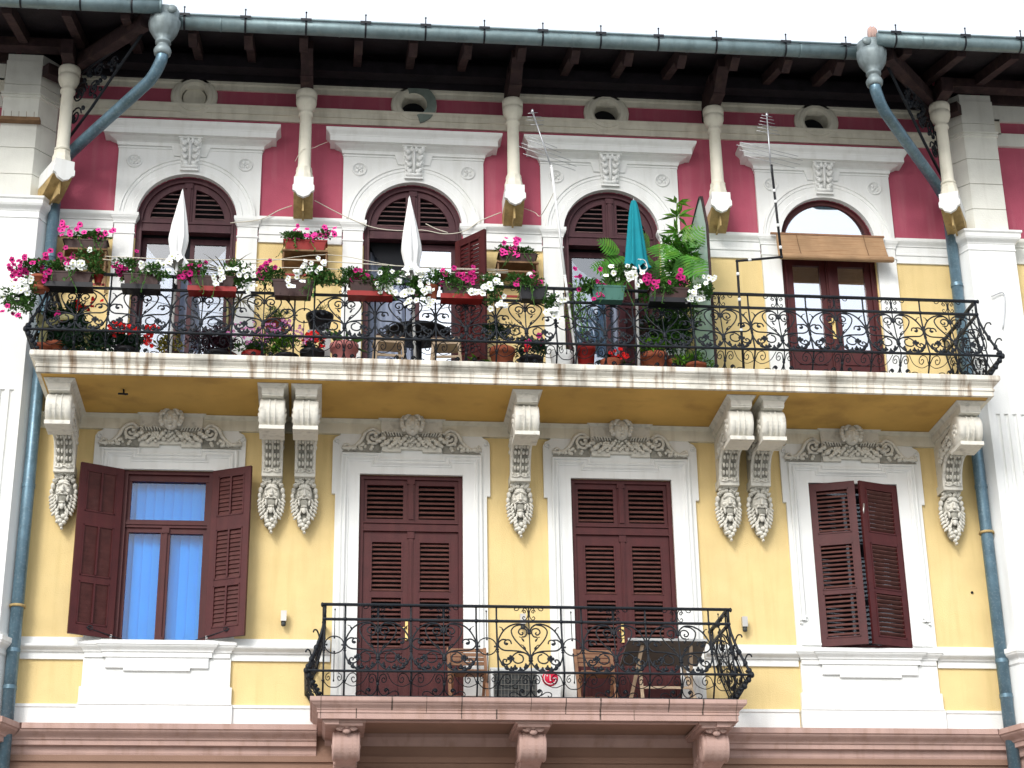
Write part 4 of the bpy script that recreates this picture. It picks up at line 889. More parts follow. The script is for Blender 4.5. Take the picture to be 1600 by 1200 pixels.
def make_ring(w_, top=.19, foot=.27):
    m = MB(); r_ = w_*.46
    def B(x, z): return (x, -bulge(z), z)
    m.tube([B(r_*math.cos(t), .34+r_*math.sin(t)) for t in [2*PI*k/22 for k in range(23)]], .0075, 5, caps=False)
    for a in range(4): m.ell(B(r_*.82*math.cos(a*PI/2), .34+r_*.82*math.sin(a*PI/2)), (.013, .013, .013), 6, 4)
    m.tube([B(0, z) for z in (.34+r_, .56, .70, .79)], .005, 4); m.ell(B(0, .79), (.011, .011, .014), 6, 4)
    m.tube([B(0, z) for z in (.34-r_, .12, .0, -.10)], .005, 4); m.ell(B(0, -.10), (.010, .010, .016), 6, 4)
    for s in (1, -1):
        m.tube([B(q.x, q.y) for q in spline([(s*.075, -.07, 0), (s*.06, -.055, 0), (s*.045, -.075, 0), (s*.065, -.10, 0), (s*.09, -.08, 0), (s*.085, -.04, 0), (s*.05, -.02, 0)], 3)], .005, 4)
    m.tube([B(q.x, q.y) for q in spline([(-w_/2, -.10, 0), (-.06, -.16, 0), (0, -.17, 0), (.06, -.16, 0), (w_/2, -.10, 0)], 3)], .006, 4)
    return m
def make_post(top=.19, foot=.27):
    m = MB(); Z = [-foot, -foot*.6, -foot*.3, 0, .08, .16, .24, .34, .44, .55, RH, RH+top]
    m.tube([(0, -bulge(z), z) for z in Z], .011, 6)
    for z in (.27, .30, -.10): m.ell((0, -bulge(z)-.002, z), (.02, .02, .016), 8, 5)
    m.ell((0, -.005, RH), (.028, .026, .026), 8, 6)
    m.ell((0, -bulge(.34), .36), (.016, .016, .09), 7, 6)
    return m
def railing(parent, hx, yf, zb, top, foot, seq, side_seq, corner_leaf=True):
    rl = node('railing', parent)
    pn = {}
    def place(kind, w_, loc, rz):
        key = (kind, round(w_, 3))
        if key not in pn:
            mb = {'M': lambda: make_panel(w_, top, foot), 'R': lambda: make_ring(w_, top, foot), 'P': lambda: make_post(top, foot)}[kind]()
            o = mb.build({'M': 'scroll_panel', 'R': 'ring_panel', 'P': 'baluster'}[kind], 'iron', parent); pn[key] = o
        else: o = dup(pn[key], parent)
        o.location = loc; o.rotation_euler = (0, 0, rz)
    x = -hx; place('P', 0, (x, yf, zb), 0)
    for k, w_ in seq:
        place(k, w_, (x+w_/2, yf, zb), 0); x += w_; place('P', 0, (x, yf, zb), 0)
    for s in (-1, 1):
        y = yf
        for k, w_ in side_seq:
            place(k, w_, (s*hx, y+w_/2, zb), s*R(90)); y += w_; place('P', 0, (s*hx, y, zb), s*R(90))
    # rails: swept round the corners
    def rail(name, z, rr, h, out_, parent_=parent):
        m = MB(); b_ = out_; m.sweep([(-hx-b_, 0), (-hx-b_, yf-b_), (hx+b_, yf-b_), (hx+b_, 0)], [(-rr, zb+z-h), (rr, zb+z-h), (rr*1.25, zb+z), (rr, zb+z+h), (-rr, zb+z+h)]); return m.build(name, 'iron', parent_)
    rail('hand_rail', RH+top, .022, .014, 0); rail('second_rail', RH, .016, .014, 0); rail('belly_rail', 0, .018, .011, bulge(0)); rail('foot_rail', -foot, .016, .012, bulge(-foot))
    for s in (-1, 1):     # corner rib with curled leaves
        m = MB(); Z = [RH, .55, .44, .34, .24, .16, .08, 0, -.06, -.12, -.2, -foot]
        m.tube([(s*(hx+bulge(z)), yf-bulge(z), zb+z) for z in Z], .017, 7); m.tube([(s*hx, yf, zb+RH), (s*hx, yf, zb+RH+top)], .018, 7)
        for z in (.30, .15, .05, 0, -.05, -.12): 
            b_ = bulge(z); m.ell((s*(hx+b_), yf-b_, zb+z), (.03, .03, .04), 8, 5)
        for z in (.46, .2):
            b_ = bulge(z); px_, py_ = s*(hx+b_), yf-b_
            m.tube(spline([(px_, py_, zb+z-.08), (px_+s*.02, py_-.02, zb+z), (px_+s*.045, py_-.045, zb+z+.05), (px_+s*.075, py_-.075, zb+z+.045), (px_+s*.085, py_-.085, zb+z+.015)], 3), .010, 5)
        for k in range(8):
            z = .05-.04*k; b_ = bulge(z); m.ell((s*(hx+b_-.015), yf-b_+.015, zb+z), (.035, .035, .025), 7, 4)
        m.ell((s*(hx+.03), yf-.02, zb+RH+top-.01), (.02, .02, .03), 7, 5)
        m.build('corner_rib', 'iron', parent)
    for o in list(parent.children):
        pass
    return rl
def do_railing(BAL, *a):
    R_ = node('railing', BLD); rl = railing(R_, *a); bpy.data.objects.remove(rl); return R_
Mw = (11.92-.49)/15
do_railing(UB, 5.96, -1.28, 10.71, .19, .27, [('M', Mw)]*4+[('R', .245)]+[('M', Mw)]*4+[('R', .245)]+[('M', Mw)]*7, [('R', .25), ('M', .76), ('R', .25)])
do_railing(LB, 2.44, -1.08, 6.56, .18, .265, [('R', .245), ('M', .78), ('M', .78), ('R', .245), ('M', .78), ('R', .245), ('M', .78), ('M', .78), ('R', .245)], [('R', .15), ('M', .76), ('R', .15)])
# ================================================================ PLANTS AND THINGS
RND = random.Random(11)
def rdir(up=0.3):
    while True:
        v = Vector((RND.uniform(-1, 1), RND.uniform(-1, 1), RND.uniform(-1, 1)))
        if 0.1 < v.length < 1: return (v.normalized()+Vector((0, -.25, up))).normalized()
def leafquad(mb, p, d, L_, W_):
    d = Vector(d).normalized(); s = d.cross(Vector((RND.uniform(-.5, .5), RND.uniform(-.5, .5), 1)))
    if s.length < .05: s = Vector((1, 0, 0))
    s.normalize(); n = s.cross(d); p = Vector(p)
    mb.add([p, p+d*L_*.45+s*W_*.5+n*W_*.12, p+d*L_-n*L_*.15, p+d*L_*.45-s*W_*.5+n*W_*.12], [(0, 1, 2), (0, 2, 3)])
def foliage(mb, c, r, n, L_=.05, W_=.03, up=.3, lumps=6):
    cs = [(Vector(c)+Vector((RND.uniform(-.6, .6)*r[0], RND.uniform(-.6, .6)*r[1], RND.uniform(-.5, .6)*r[2])), RND.uniform(.35, .6)) for _ in range(lumps)]
    for i in range(n):
        q, k = cs[i % lumps]; v = rdir(0)*RND.uniform(.4, 1)
        p = q+Vector((v.x*r[0]*k, v.y*r[1]*k, v.z*r[2]*k)); leafquad(mb, p, v.normalized()*.7+rdir(up), L_*RND.uniform(.6, 1.25), W_*RND.uniform(.7, 1.2))
    return mb
def flower_mesh(name, petal, throat, r=.038, lobes=5):
    m = MB(); n = lobes*4; vs = [(0, 0, -.012)]
    for k in range(n):
        t = 2*PI*k/n; w_ = 1-.16*(1-abs(math.sin(lobes*t/2)))-.02; vs.append((.35*r*math.cos(t), .35*r*math.sin(t), .002))
    for k in range(n):
        t = 2*PI*k/n; q = abs(math.sin(lobes*t/2))**.6; vs.append((r*(.78+.24*q)*math.cos(t), r*(.78+.24*q)*math.sin(t), .006+.004*math.sin(3*t)))
    m.cur = 1; m.add(vs[:n+1], [(0, 1+k, 1+(k+1) % n) for k in range(n)])
    m.cur = 0; m.add(vs[1:], [(k, n+k, n+(k+1) % n, (k+1) % n) for k in range(n)])
    o = m.build(name, [petal, throat], recalc=False); me = o.data; bpy.data.objects.remove(o); return me
FM = {'magenta': flower_mesh('petunia_magenta', 'magenta', 'throat'), 'pink': flower_mesh('petunia_pink', 'hotpink', 'throat'), 'white': flower_mesh('petunia_white', 'whitepetal', 'throat_y', .040),
      'red': flower_mesh('geranium_red', 'redpetal', 'redpetal', .030), 'lilac': flower_mesh('lilac_bloom', 'lilac', 'throat_y', .024)}
def flower(parent, col, p, d, sc=1):
    o = bpy.data.objects.new('flower', FM[col]); COL.objects.link(o); o.parent = parent; o.location = p
    o.rotation_euler = Vector(d).to_track_quat('Z', 'Y').to_euler(); o.scale = (sc, sc, sc); return o
def blooms(parent, col, n, x, y, z, sc=1):       # n flowers within ranges
    n = min(60, int(n*1.5)); sc *= 1.0; k = max(2, n//6)
    cs = [(RND.uniform(*x), RND.uniform(*y), RND.uniform(*z)) for _ in range(k)]
    for i in range(n):
        d = (RND.uniform(-.6, .6), RND.uniform(-1, -.5), RND.uniform(-.45, .5)); c = cs[i % k]; t = RND.random() < .25
        p = (RND.uniform(*x), RND.uniform(*y), RND.uniform(*z)) if t else (c[0]+RND.gauss(0, .045), min(y[1], max(y[0], c[1]+RND.gauss(0, .03))), c[2]+RND.gauss(0, .038))
        flower(parent, col, p, d, sc*RND.uniform(.8, 1.15))
def trough_mesh(w_, d, h, slope=.85):
    m = MB(); a, b_ = w_/2, d/2
    def ring(k, z): return [(-a*k, -b_*k, z), (a*k, -b_*k, z), (a*k, b_*k, z), (-a*k, b_*k, z)]
    def loft(r1, r2): m.add(r1+r2, [(i, (i+1) % 4, (i+1) % 4+4, i+4) for i in range(4)])
    m.add(ring(slope, 0), [(0, 3, 2, 1)]); loft(ring(slope, 0), ring(.97, h*.86)); loft(ring(.97, h*.86), ring(1.04, h*.87)); loft(ring(1.04, h*.87), ring(1.04, h)); loft(ring(1.04, h), ring(.95, h)); loft(ring(.95, h), ring(.93, h*.8))
    m.cur = 1; m.add(ring(.935, h*.82), [(0, 1, 2, 3)]); m.cur = 0
    for k in range(1, 5): x = -a+w_*k/5; m.box(x-.006, x+.006, -b_*.93, -b_*.86, h*.1, h*.8)
    return m
def flower_box(label, x0, x1, y, z0, h, mat_, blo, fol, tray=None, group='petunia troughs along the railing', d=.17, leafm='leaf', nleaf=420, trail=0):
    xc = (x0+x1)/2; t = thing('flower_box', label, 'flower box', (xc, y, z0), 0, group)
    trough_mesh(x1-x0, d, h).build('trough', [mat_, 'soil'], t)
    if tray:
        m = MB(); m.box(-(x1-x0)*.52, (x1-x0)*.52, -d*.6, d*.6, -.035, -.003); m.box(-(x1-x0)*.54, (x1-x0)*.54, -d*.63, -d*.56, -.04, .025); m.build('tray', tray, t)
    m = MB()
    for (a, b_, zc, rx, rz) in fol: foliage(m, (a-xc, b_-y, zc-z0), (rx, .14, rz), int(nleaf*1.35*rx/.25), .05, .030)
    for k in range(4):
        x = RND.uniform(-.5, .5)*(x1-x0)*1.15; e = Vector((x+RND.uniform(-.12, .12), -.16-RND.random()*.05, RND.uniform(-.16, .02))); P_ = spline([(x, -.06, h), (x*1.02, -.13, h+.02), (x, -.15, h*.6), e], 3); m.tube(P_, .004, 4)
        for q in P_[4:]: leafquad(m, q, rdir(-.2), .045, .028)
    f = m.build('plant', leafm, t, recalc=False)
    for col, n, xr, zr, yr in blo: blooms(f, col, n, (xr[0]-xc, xr[1]-xc), (yr[0]-y, yr[1]-y), (zr[0]-z0, zr[1]-z0))
    return t
YO = (-1.53, -1.34)
G1 = 'petunia troughs along the railing'
def rail_box(label, x0, x1, mat_, mag, wh, z0=11.34, h=.18, tray=None, nm=11, nw=14, wz=(11.30, 11.66), mz=(11.48, 11.76)):
    lo, hi = min(mag[0], wh[0]), max(mag[1], wh[1])
    fol = [((mag[0]+mag[1])/2, -1.38, 11.57, (mag[1]-mag[0])*.54, .14), ((wh[0]+wh[1])/2, -1.42, (wz[0]+wz[1])/2+.03, (wh[1]-wh[0])*.55, (wz[1]-wz[0])*.52)]
    return flower_box(label, x0, x1, -1.37, z0, h, mat_, [('magenta', nm, mag, mz, YO), ('white', nw, wh, wz, (-1.57, -1.42))], fol, tray, G1)
rail_box('dark brown petunia trough with a black tray at the left end of the railing', -5.97, -5.42, 'brown_plastic', (-5.98, -5.62), (-5.70, -5.30), tray='black_plastic', mz=(11.55, 11.84), wz=(11.42, 11.80))
rail_box('dark trough just left of the leftmost white parasol, magenta and white petunias', -5.04, -4.59, 'brown_plastic', (-5.25, -4.80), (-4.80, -4.46), tray='black_plastic', wz=(11.36, 11.68), mz=(11.5, 11.84))
rail_box('petunia trough on a red tray just right of the leftmost white parasol', -4.22, -3.66, 'brown_plastic', (-4.42, -3.95), (-3.98, -3.40), tray='red_plastic', wz=(11.32, 11.68), nw=18)
rail_box('deep dark brown trough with white petunias drooping at its left, below the red wall box', -3.20, -2.68, 'brown_plastic', (-3.38, -3.00), (-3.02, -2.42), z0=11.28, h=.22, wz=(11.38, 11.72), nw=16, nm=8)
rail_box('trough on a red tray left of the middle parasol, magenta petunias left and white right', -2.24, -1.70, 'brown_plastic', (-2.40, -1.86), (-1.92, -1.50), tray='red_plastic', wz=(11.30, 11.68), mz=(11.46, 11.70))
rail_box('trough on a red tray right of the middle parasol, tall magenta and trailing white petunias', -1.07, -.57, 'brown_plastic', (-1.20, -.66), (-.72, -.26), tray='red_plastic', wz=(11.16, 11.66), mz=(11.36, 11.76), nm=14, nw=18)
rail_box('short dark trough between the two doors with white petunias hanging low at its right', -.08, .28, 'black_plastic', (-.24, .26), (.20, .46), wz=(11.04, 11.42), mz=(11.42, 11.70))
rail_box('green mesh basket trough left of the teal parasol, magenta and white petunias', .84, 1.28, 'green_plastic', (.62, 1.10), (1.02, 1.44), z0=11.36, h=.2, mz=(11.42, 11.84), wz=(11.56, 11.82))
rail_box('purple brown trough right of the teal parasol, magenta petunias and white ones reaching right', 1.60, 2.10, 'brown_plastic', (1.52, 2.06), (1.98, 2.46), tray='black_plastic', z0=11.38, wz=(11.34, 11.74), mz=(11.48, 11.78), nm=18)
# wall boxes on shelves
def wall_shelf(label, x0, x1, z, low):
    t = thing('wall_shelf', label, 'shelf', ((x0+x1)/2, -.02, z), 0, 'wooden shelves on the upper wall'); a = (x1-x0)/2
    for k, zz in enumerate((-.03, -.17)):
        m = MB(); m.box(-a, a, -.26, -.0, zz-.012, zz+.012); m.build('board', 'shelf', t)
    for s in (-1, 1):
        m = MB(); m.box(*sorted((s*(a-.03), s*(a-.008))), -.24, -.22, -low, -.045); m.box(*sorted((s*(a-.03), s*(a-.008))), -.03, -.005, -low, -.045); m.build('side_strip', 'shelf', t)
    m = MB(); m.box(-a, a, -.24, -.22, -low, -low+.03); m.build('rail', 'red_plastic', t)
wall_shelf('wooden shelf under the leftmost pink petunia box beside the downpipe', -6.0, -5.42, 12.45, .55)
wall_shelf('wooden shelf under the red petunia box between the first and second door', -3.13, -2.52, 12.53, .40)
wall_shelf('wooden shelf under the pink petunia box between the second and third door', -.25, .32, 12.46, .55)
GW = 'pink petunia boxes on the wall'
def wall_box(label, x0, x1, z0, mat_, h, n, xr, zr):
    flower_box(label, x0, x1, -.17, z0, h, mat_, [('pink', n, xr, zr, (-.36, -.22))], [((x0+x1)/2, -.2, z0+h+.05, (x1-x0)*.55, .09)], None, GW, .19, 'leaf', 380)
wall_box('scuffed brown box of hot pink petunias on the wall beside the left downpipe', -6.0, -5.43, 12.43, 'brown_plastic', .14, 16, (-6.05, -5.35), (12.58, 12.78))
wall_box('bright red box of hot pink petunias on the wall between the first and second door', -3.11, -2.54, 12.51, 'red_plastic', .16, 20, (-3.14, -2.42), (12.66, 12.84))
wall_box('brown box with a dense clump of hot pink petunias between the second and third door', -.22, .30, 12.44, 'brown_plastic', .13, 14, (-.20, .22), (12.52, 12.80))

# pots
def pot_mesh(r, h, rim=True):
    p = [(r*.70, 0), (r*.93, h*.80)]
    if rim: p += [(r*1.03, h*.80), (r*1.06, h), (r*.94, h), (r*.90, h*.86)]
    else: p += [(r, h), (r*.93, h), (r*.90, h*.88)]
    m = MB(); m.lathe(p, 20, cap=False); m.lathe([(r*.70, 0), (.001, .0)], 20, cap=False); m.cur = 1; m.lathe([(r*.92, h*.87), (.001, h*.90)], 20, cap=False); m.cur = 0; return m
def pot_plant(label, x, y, r, h, mat_, fol=(), blo=(), z=10.432, leafm='leaf', group='potted plants on the upper balcony', saucer=None, L_=.06, W_=.035, extra=None, cat='potted plant', rim=True):
    t = thing('potted_plant', label, cat, (x, y, z), 0, group)
    pot_mesh(r, h, rim).build('pot', [mat_, 'soil'], t)
    if saucer: m = MB(); m.lathe([(r*.8, -.0), (r*1.15, .035), (r*1.1, .035), (r*.8, .01)], 20, cap=False); m.build('saucer', saucer, t)
    m = MB()
    for (dx, dy, dz, rx, ry, rz, n) in fol: foliage(m, (dx, dy, dz), (rx, ry, rz), n, L_, W_)
    if extra: extra(m)
    f = m.build('plant', leafm, t, recalc=False)
    for col, n, xr, yr, zr in blo: blooms(f, col, n, xr, yr, zr)
    return t
def blades(n, r, h, base, w_=.018, droop=.35, spread=1.0):
    def fn(m):
        for i in range(n):
            a = 2*PI*i/n*2.4+RND.random(); k = RND.uniform(.5, 1); L2 = h*RND.uniform(.7, 1.1); b_ = Vector(base); d = Vector((math.cos(a)*spread, math.sin(a)*spread, 1.1-k*.7)).normalized(); s = Vector((-math.sin(a), math.cos(a), 0)); P_ = []
            for j in range(6):
                u = j/5; P_.append(b_+d*L2*u+Vector((0, 0, -droop*L2*u*u*k)))
            vs = []
            for j, p in enumerate(P_):
                ww = w_*(1-abs(j/5-.3)*1.35) if j < 5 else .001; ww = max(ww, .001); vs += [p-s*ww, p+s*ww]
            m.add(vs, [(2*j, 2*j+1, 2*j+3, 2*j+2) for j in range(5)])
    return fn
def stems(lst, r=.009):
    def fn(m):
        for pts in lst: m.tube(spline(pts, 3), r, 5)
    return fn
def both(*fns):
    def fn(m):
        for f_ in fns: f_(m)
    return fn
# corner pot on the rail and the trailing plant outside the corner
pot_plant('round terracotta pot with bushy magenta petunias on the left corner of the railing', -6.07, -1.36, .12, .19, 'terracotta', [(-.08, -.04, .27, .26, .16, .13, 520)], [('magenta', 22, (-.36, .16), (-.22, -.06), (.12, .38))], z=11.27, group=G1, saucer='terracotta')
pot_plant('dark pot of white petunias trailing outside the left corner of the railing', -6.26, -1.40, .10, .14, 'black_plastic', [(-.02, -.04, .02, .20, .14, .26, 620)], [('white', 16, (-.20, .12), (-.22, -.08), (-.05, .25)), ('magenta', 3, (-.16, .10), (-.2, -.1), (-.28, -.1))], z=11.10, group=G1)
pot_plant('small red pot on the left rail between two petunia troughs', -5.36, -1.30, .06, .11, 'red_plastic', [(0, 0, .13, .06, .05, .04, 60)], z=11.43, group=G1)
pot_plant('terracotta pot with white petunias cascading beside the middle parasol', -1.20, -1.37, .09, .19, 'terracotta', [(-.10, -.05, .16, .22, .13, .24, 620)], [('white', 26, (-.34, .14), (-.20, -.09), (-.18, .40))], z=11.31, group=G1)
# floor plants
P = pot_plant
P('big dark leafy plant filling the left corner of the balcony', -5.85, -.95, .16, .30, 'terracotta', [(0, 0, .50, .36, .22, .34, 1000), (.34, -.05, .40, .30, .2, .28, 700)], [('red', 10, (.2, .46), (-.3, -.1), (.66, .80)), ('magenta', 3, (-.1, .1), (-.3, -.2), (.5, .6))], leafm='leaf_dark', L_=.11, W_=.05)
P('prickly pear with flat yellow green pads behind the left corner of the railing', -6.00, -1.12, .10, .22, 'terracotta', extra=lambda m: [m.ell((dx, dy, dz), (.05, .018, .14), 10, 6, Matrix.Rotation(a, 3, 'Y')) for dx, dy, dz, a in ((0, 0, .34, .1), (.08, -.05, .50, 1.2), (-.05, 0, .55, -.3), (.27, -.12, .56, 1.45), (.55, -.05, .38, .1))], leafm='leaf_dry')
P('green plant with clusters of bright red geraniums on the balcony floor', -5.0, -.98, .14, .25, 'black_plastic', [(-.10, 0, .34, .40, .2, .18, 900)], [('red', 26, (-.16, .10), (-.30, -.12), (.38, .50)), ('red', 22, (.12, .36), (-.30, -.12), (.30, .46))], leafm='leaf_dark', L_=.07, W_=.05)
P('yellow and rust coloured croton below the leftmost parasol', -4.43, -1.0, .12, .20, 'brown_plastic', [(0, 0, .31, .19, .15, .15, 260)], leafm='leaf_croton', L_=.07, W_=.04)
P('dark purple leaved plant spreading on the floor right of the leftmost parasol', -3.87, -1.0, .16, .22, 'black_plastic', [(0, 0, .33, .38, .2, .2, 900)], leafm='leaf_purple', L_=.09, W_=.03)
P('tall dracaena with a dry spiky tuft in front of the first door', -3.80, -.65, .16, .35, 'terracotta', leafm='leaf_dry', extra=both(stems([[(0, 0, .3), (.02, 0, .9), (-.03, 0, 1.5)], [(.05, 0, .3), (.08, 0, .8), (.14, 0, 1.1)]], .016), blades(46, 0, .50, (-.03, 0, 1.50), .014, .5), blades(30, 0, .40, (.16, 0, 1.12), .012, .6)))
P('red bowl of lilac flowers on the floor between the first and second door', -3.42, -1.02, .15, .22, 'red_plastic', [(0, 0, .32, .24, .16, .12, 420)], [('lilac', 34, (-.24, .22), (-.24, -.06), (.30, .58))], leafm='leaf', rim=False)
P('dark bowl of lilac flowers and bright green leaves beside the red bowl', -3.0, -1.02, .15, .20, 'black_plastic', [(0, 0, .32, .26, .16, .13, 460)], [('lilac', 24, (-.22, .24), (-.24, -.06), (.34, .56))], leafm='leaf_lime')
P('terracotta bowl with feathery green plant raised on a stand near the first pilaster', -3.16, -.75, .15, .17, 'terracotta', [(0, 0, .25, .17, .14, .12, 260)], z=11.05, leafm='leaf', L_=.08, W_=.012)
P('wide black pot with a thin yellowing plant beside the terracotta bowl', -2.60, -.80, .17, .24, 'black_plastic', [(0, 0, .30, .15, .14, .08, 90)], z=11.07, leafm='leaf_dry', L_=.09, W_=.01)
P('low dark pot with deep red flowers left of the pink pot', -2.68, -1.05, .15, .26, 'black_plastic', [(0, 0, .32, .14, .12, .06, 160)], [('red', 16, (-.12, .12), (-.2, -.06), (.32, .42))], leafm='leaf_dark')
P('big pink plastic pot with a broad leaved plant', -2.28, -1.0, .175, .38, 'pink_plastic', leafm='leaf', extra=both(lambda m: [leafquad(m, (0, 0, .36), d, l_, .11) for d, l_ in (((-.9, -.2, .9), .34), ((.8, -.3, .35), .32), ((.2, -.2, .9), .26), ((.9, -.1, -.1), .34), ((-.5, -.1, 1), .30))]))
P('terracotta pot with a dark round bush between the second and third door', -.27, -1.0, .16, .38, 'terracotta', [(0, 0, .66, .29, .22, .24, 900)], leafm='leaf_dark', L_=.045, W_=.024)
P('low plant with long pale leaves left of the dark round bush', -.60, -1.08, .09, .16, 'brown_plastic', leafm='leaf_lime', extra=blades(16, 0, .30, (0, 0, .15), .028, .7))
P('small dark plant with crimson blooms right of the dark round bush', .10, -1.02, .15, .26, 'black_plastic', [(0, 0, .38, .22, .15, .14, 420)], [('magenta', 4, (-.1, .2), (-.2, -.1), (.4, .55)), ('red', 3, (-.2, .0), (-.2, -.1), (.3, .5))], leafm='leaf_dark')
P('white pot with a low spiky green plant in front of the third door', .49, -1.05, .155, .33, 'white_plastic', leafm='leaf', extra=blades(40, 0, .22, (0, 0, .32), .012, .5), rim=False)
P('brown plastic pot with a tall thin yellow green shrub in front of the third door', .81, -1.0, .125, .46, 'red_plastic', [(-.05, .1, 1.0, .20, .14, .50, 330)], leafm='leaf_lime', L_=.06, W_=.022, extra=stems([[(0, 0, .4), (-.05, .05, .9), (-.08, .1, 1.45)], [(.02, 0, .4), (.05, .1, 1.0), (.02, .1, 1.3)]], .006))
P('small red bowl of scarlet flowers left of the teal parasol pole', 1.12, -1.05, .14, .24, 'terracotta', [(0, 0, .28, .16, .12, .06, 160)], [('red', 9, (-.17, .18), (-.16, -.04), (.26, .38))], leafm='leaf_dark', rim=False)
P('tuft of slender green leaves in a dark pot beside the teal parasol pole', 1.33, -1.05, .09, .18, 'black_plastic', leafm='leaf', extra=blades(18, 0, .22, (0, 0, .17), .012, .4))
P('terracotta pot with a bright green succulent right of the teal parasol pole', 1.70, -1.0, .17, .36, 'terracotta', [(0, 0, .50, .25, .16, .18, 700)], leafm='leaf_lime', L_=.06, W_=.035)
P('shaded terracotta pot with dark leaves behind the bright succulents', 2.00, -.85, .15, .33, 'terracotta', [(-.1, 0, .62, .40, .2, .36, 900)], leafm='leaf_dark', L_=.08, W_=.05)
P('sprawling lime green succulent at the foot of the glass screen', 2.22, -1.1, .13, .20, 'terracotta', [(0, -.02, .28, .30, .14, .13, 780)], leafm='leaf_lime', L_=.035, W_=.028)
def monstera(m):
    def big(p, d, w_, L2, cuts=5):
        d = Vector(d).normalized(); s = d.cross(Vector((0, -1, .25))).normalized(); n = s.cross(d); p = Vector(p)
        for side in (-1, 1):
            for k in range(cuts*2):
                u0 = k/(cuts*2); u1 = (k+.78)/(cuts*2); um = (u0+u1)/2; wd = w_*math.sin(PI*min(.97, um*.9+.12))
                a = p+d*L2*u0; b_ = p+d*L2*u1; tip = p+d*L2*(um+.12)+s*side*wd-n*.12*wd
                mid = p+d*L2*(um+.05)+s*side*wd*.7
                m.add([a, b_, mid+d*L2*.045, tip, mid-d*L2*.035], [(0, 1, 2), (0, 2, 4), (4, 2, 3)])
    for p, d, w_, L2 in (((.34, -.3, 1.80), (.45, -.4, -.8), .30, .50), ((-.5, -.2, 1.62), (-.8, -.3, -.1), .18, .40), ((.12, -.35, 1.95), (-.1, -.5, -.7), .28, .46), ((.42, -.2, 2.0), (.5, -.2, .5), .20, .36), ((-.45, -.15, 1.9), (-.7, -.2, .3), .16, .34), ((.10, -.1, 1.85), (.25, -.3, -.9), .26, .44), ((-.28, -.12, 1.80), (-.9, -.2, -.35), .22, .50), ((-.15, -.1, 1.95), (-.1, -.3, -.95), .22, .42), ((.30, -.1, 1.75), (.8, -.2, -.5), .18, .36), ((-.38, -.1, 1.55), (-.95, -.2, -.35), .16, .40), ((.05, -.16, 1.55), (.3, -.5, -.8), .2, .36), ((-.05, -.1, 2.0), (-.5, -.2, .6), .15, .3)): big(p, d, w_, L2)
    for pts in ([(0, 0, .3), (.0, .0, 1.2), (.10, -.1, 1.85)], [(0, 0, .3), (-.1, 0, 1.2), (-.28, -.12, 1.80)], [(0, 0, .3), (.1, 0, 1.2), (.30, -.1, 1.75)], [(0, 0, .3), (-.1, 0, 1.1), (-.38, -.1, 1.55)]): m.tube(spline(pts, 3), .010, 5)
P('large split leaf plant with glossy leaves rising behind the teal parasol', 1.78, -.70, .18, .40, 'terracotta', leafm='leaf_mon', extra=monstera)
def tallplant(m):
    m.tube(spline([(0, 0, .3), (.02, 0, 1.3), (-.06, 0, 2.1), (-.02, 0, 2.75)], 4), .012, 5)
    for z, r_ in ((2.75, .20), (2.55, .26), (2.3, .30), (2.05, .30), (1.8, .28), (1.5, .24)):
        for i in range(13):
            a = RND.random()*2*PI; leafquad(m, (-.03, 0, z), (math.cos(a), math.sin(a)*.8, RND.uniform(-.2, .8)), r_*RND.uniform(.7, 1.1), .055)
P('dense leafy green bush between the teal parasol and the glass screen', 1.98, -.78, .16, .40, 'brown_plastic', [(0, 0, 1.35, .40, .18, .34, 900), (.12, 0, 1.85, .26, .15, .34, 500)], leafm='leaf_mon', L_=.12, W_=.05, extra=stems([[(0, 0, .3), (.05, 0, 1.1), (.1, 0, 2.0)], [(0, 0, .3), (-.15, 0, 1.3)]], .01))
P('tallest plant with narrow whorled leaves against the glass screen', 2.20, -.70, .15, .40, 'brown_plastic', leafm='leaf_lime', extra=tallplant)
P('big drooping green bush filling the corner below the split leaf plant', 2.10, -.95, .14, .30, 'brown_plastic', [(0, 0, .80, .36, .2, .42, 1100)], leafm='leaf', L_=.07, W_=.03)
# plant stands
for (x, y, w_, mt, lab) in ((-3.16, -.75, .14, 'shelf', 'small brown stand carrying the terracotta bowl'), (-2.60, -.80, .15, 'white_plastic', 'white box stand carrying the wide black pot')):
    t = thing('plant_stand', lab, 'plant stand', (x, y, 10.432), 0, 'plant stands')
    m = MB(); m.box(-w_, w_, -w_, w_, .58, .61); m.build('top', mt, t)
    for a in (-1, 1):
        for b_ in (-1, 1): m = MB(); m.box(*sorted((a*w_, a*(w_-.03))), *sorted((b_*w_, b_*(w_-.03))), 0, .58); m.build('leg', mt, t)
    if mt == 'white_plastic': m = MB(); m.box(w_-.10, w_-.005, -w_-.004, -w_+.03, .0, .56); m.build('side_panel', mt, t)

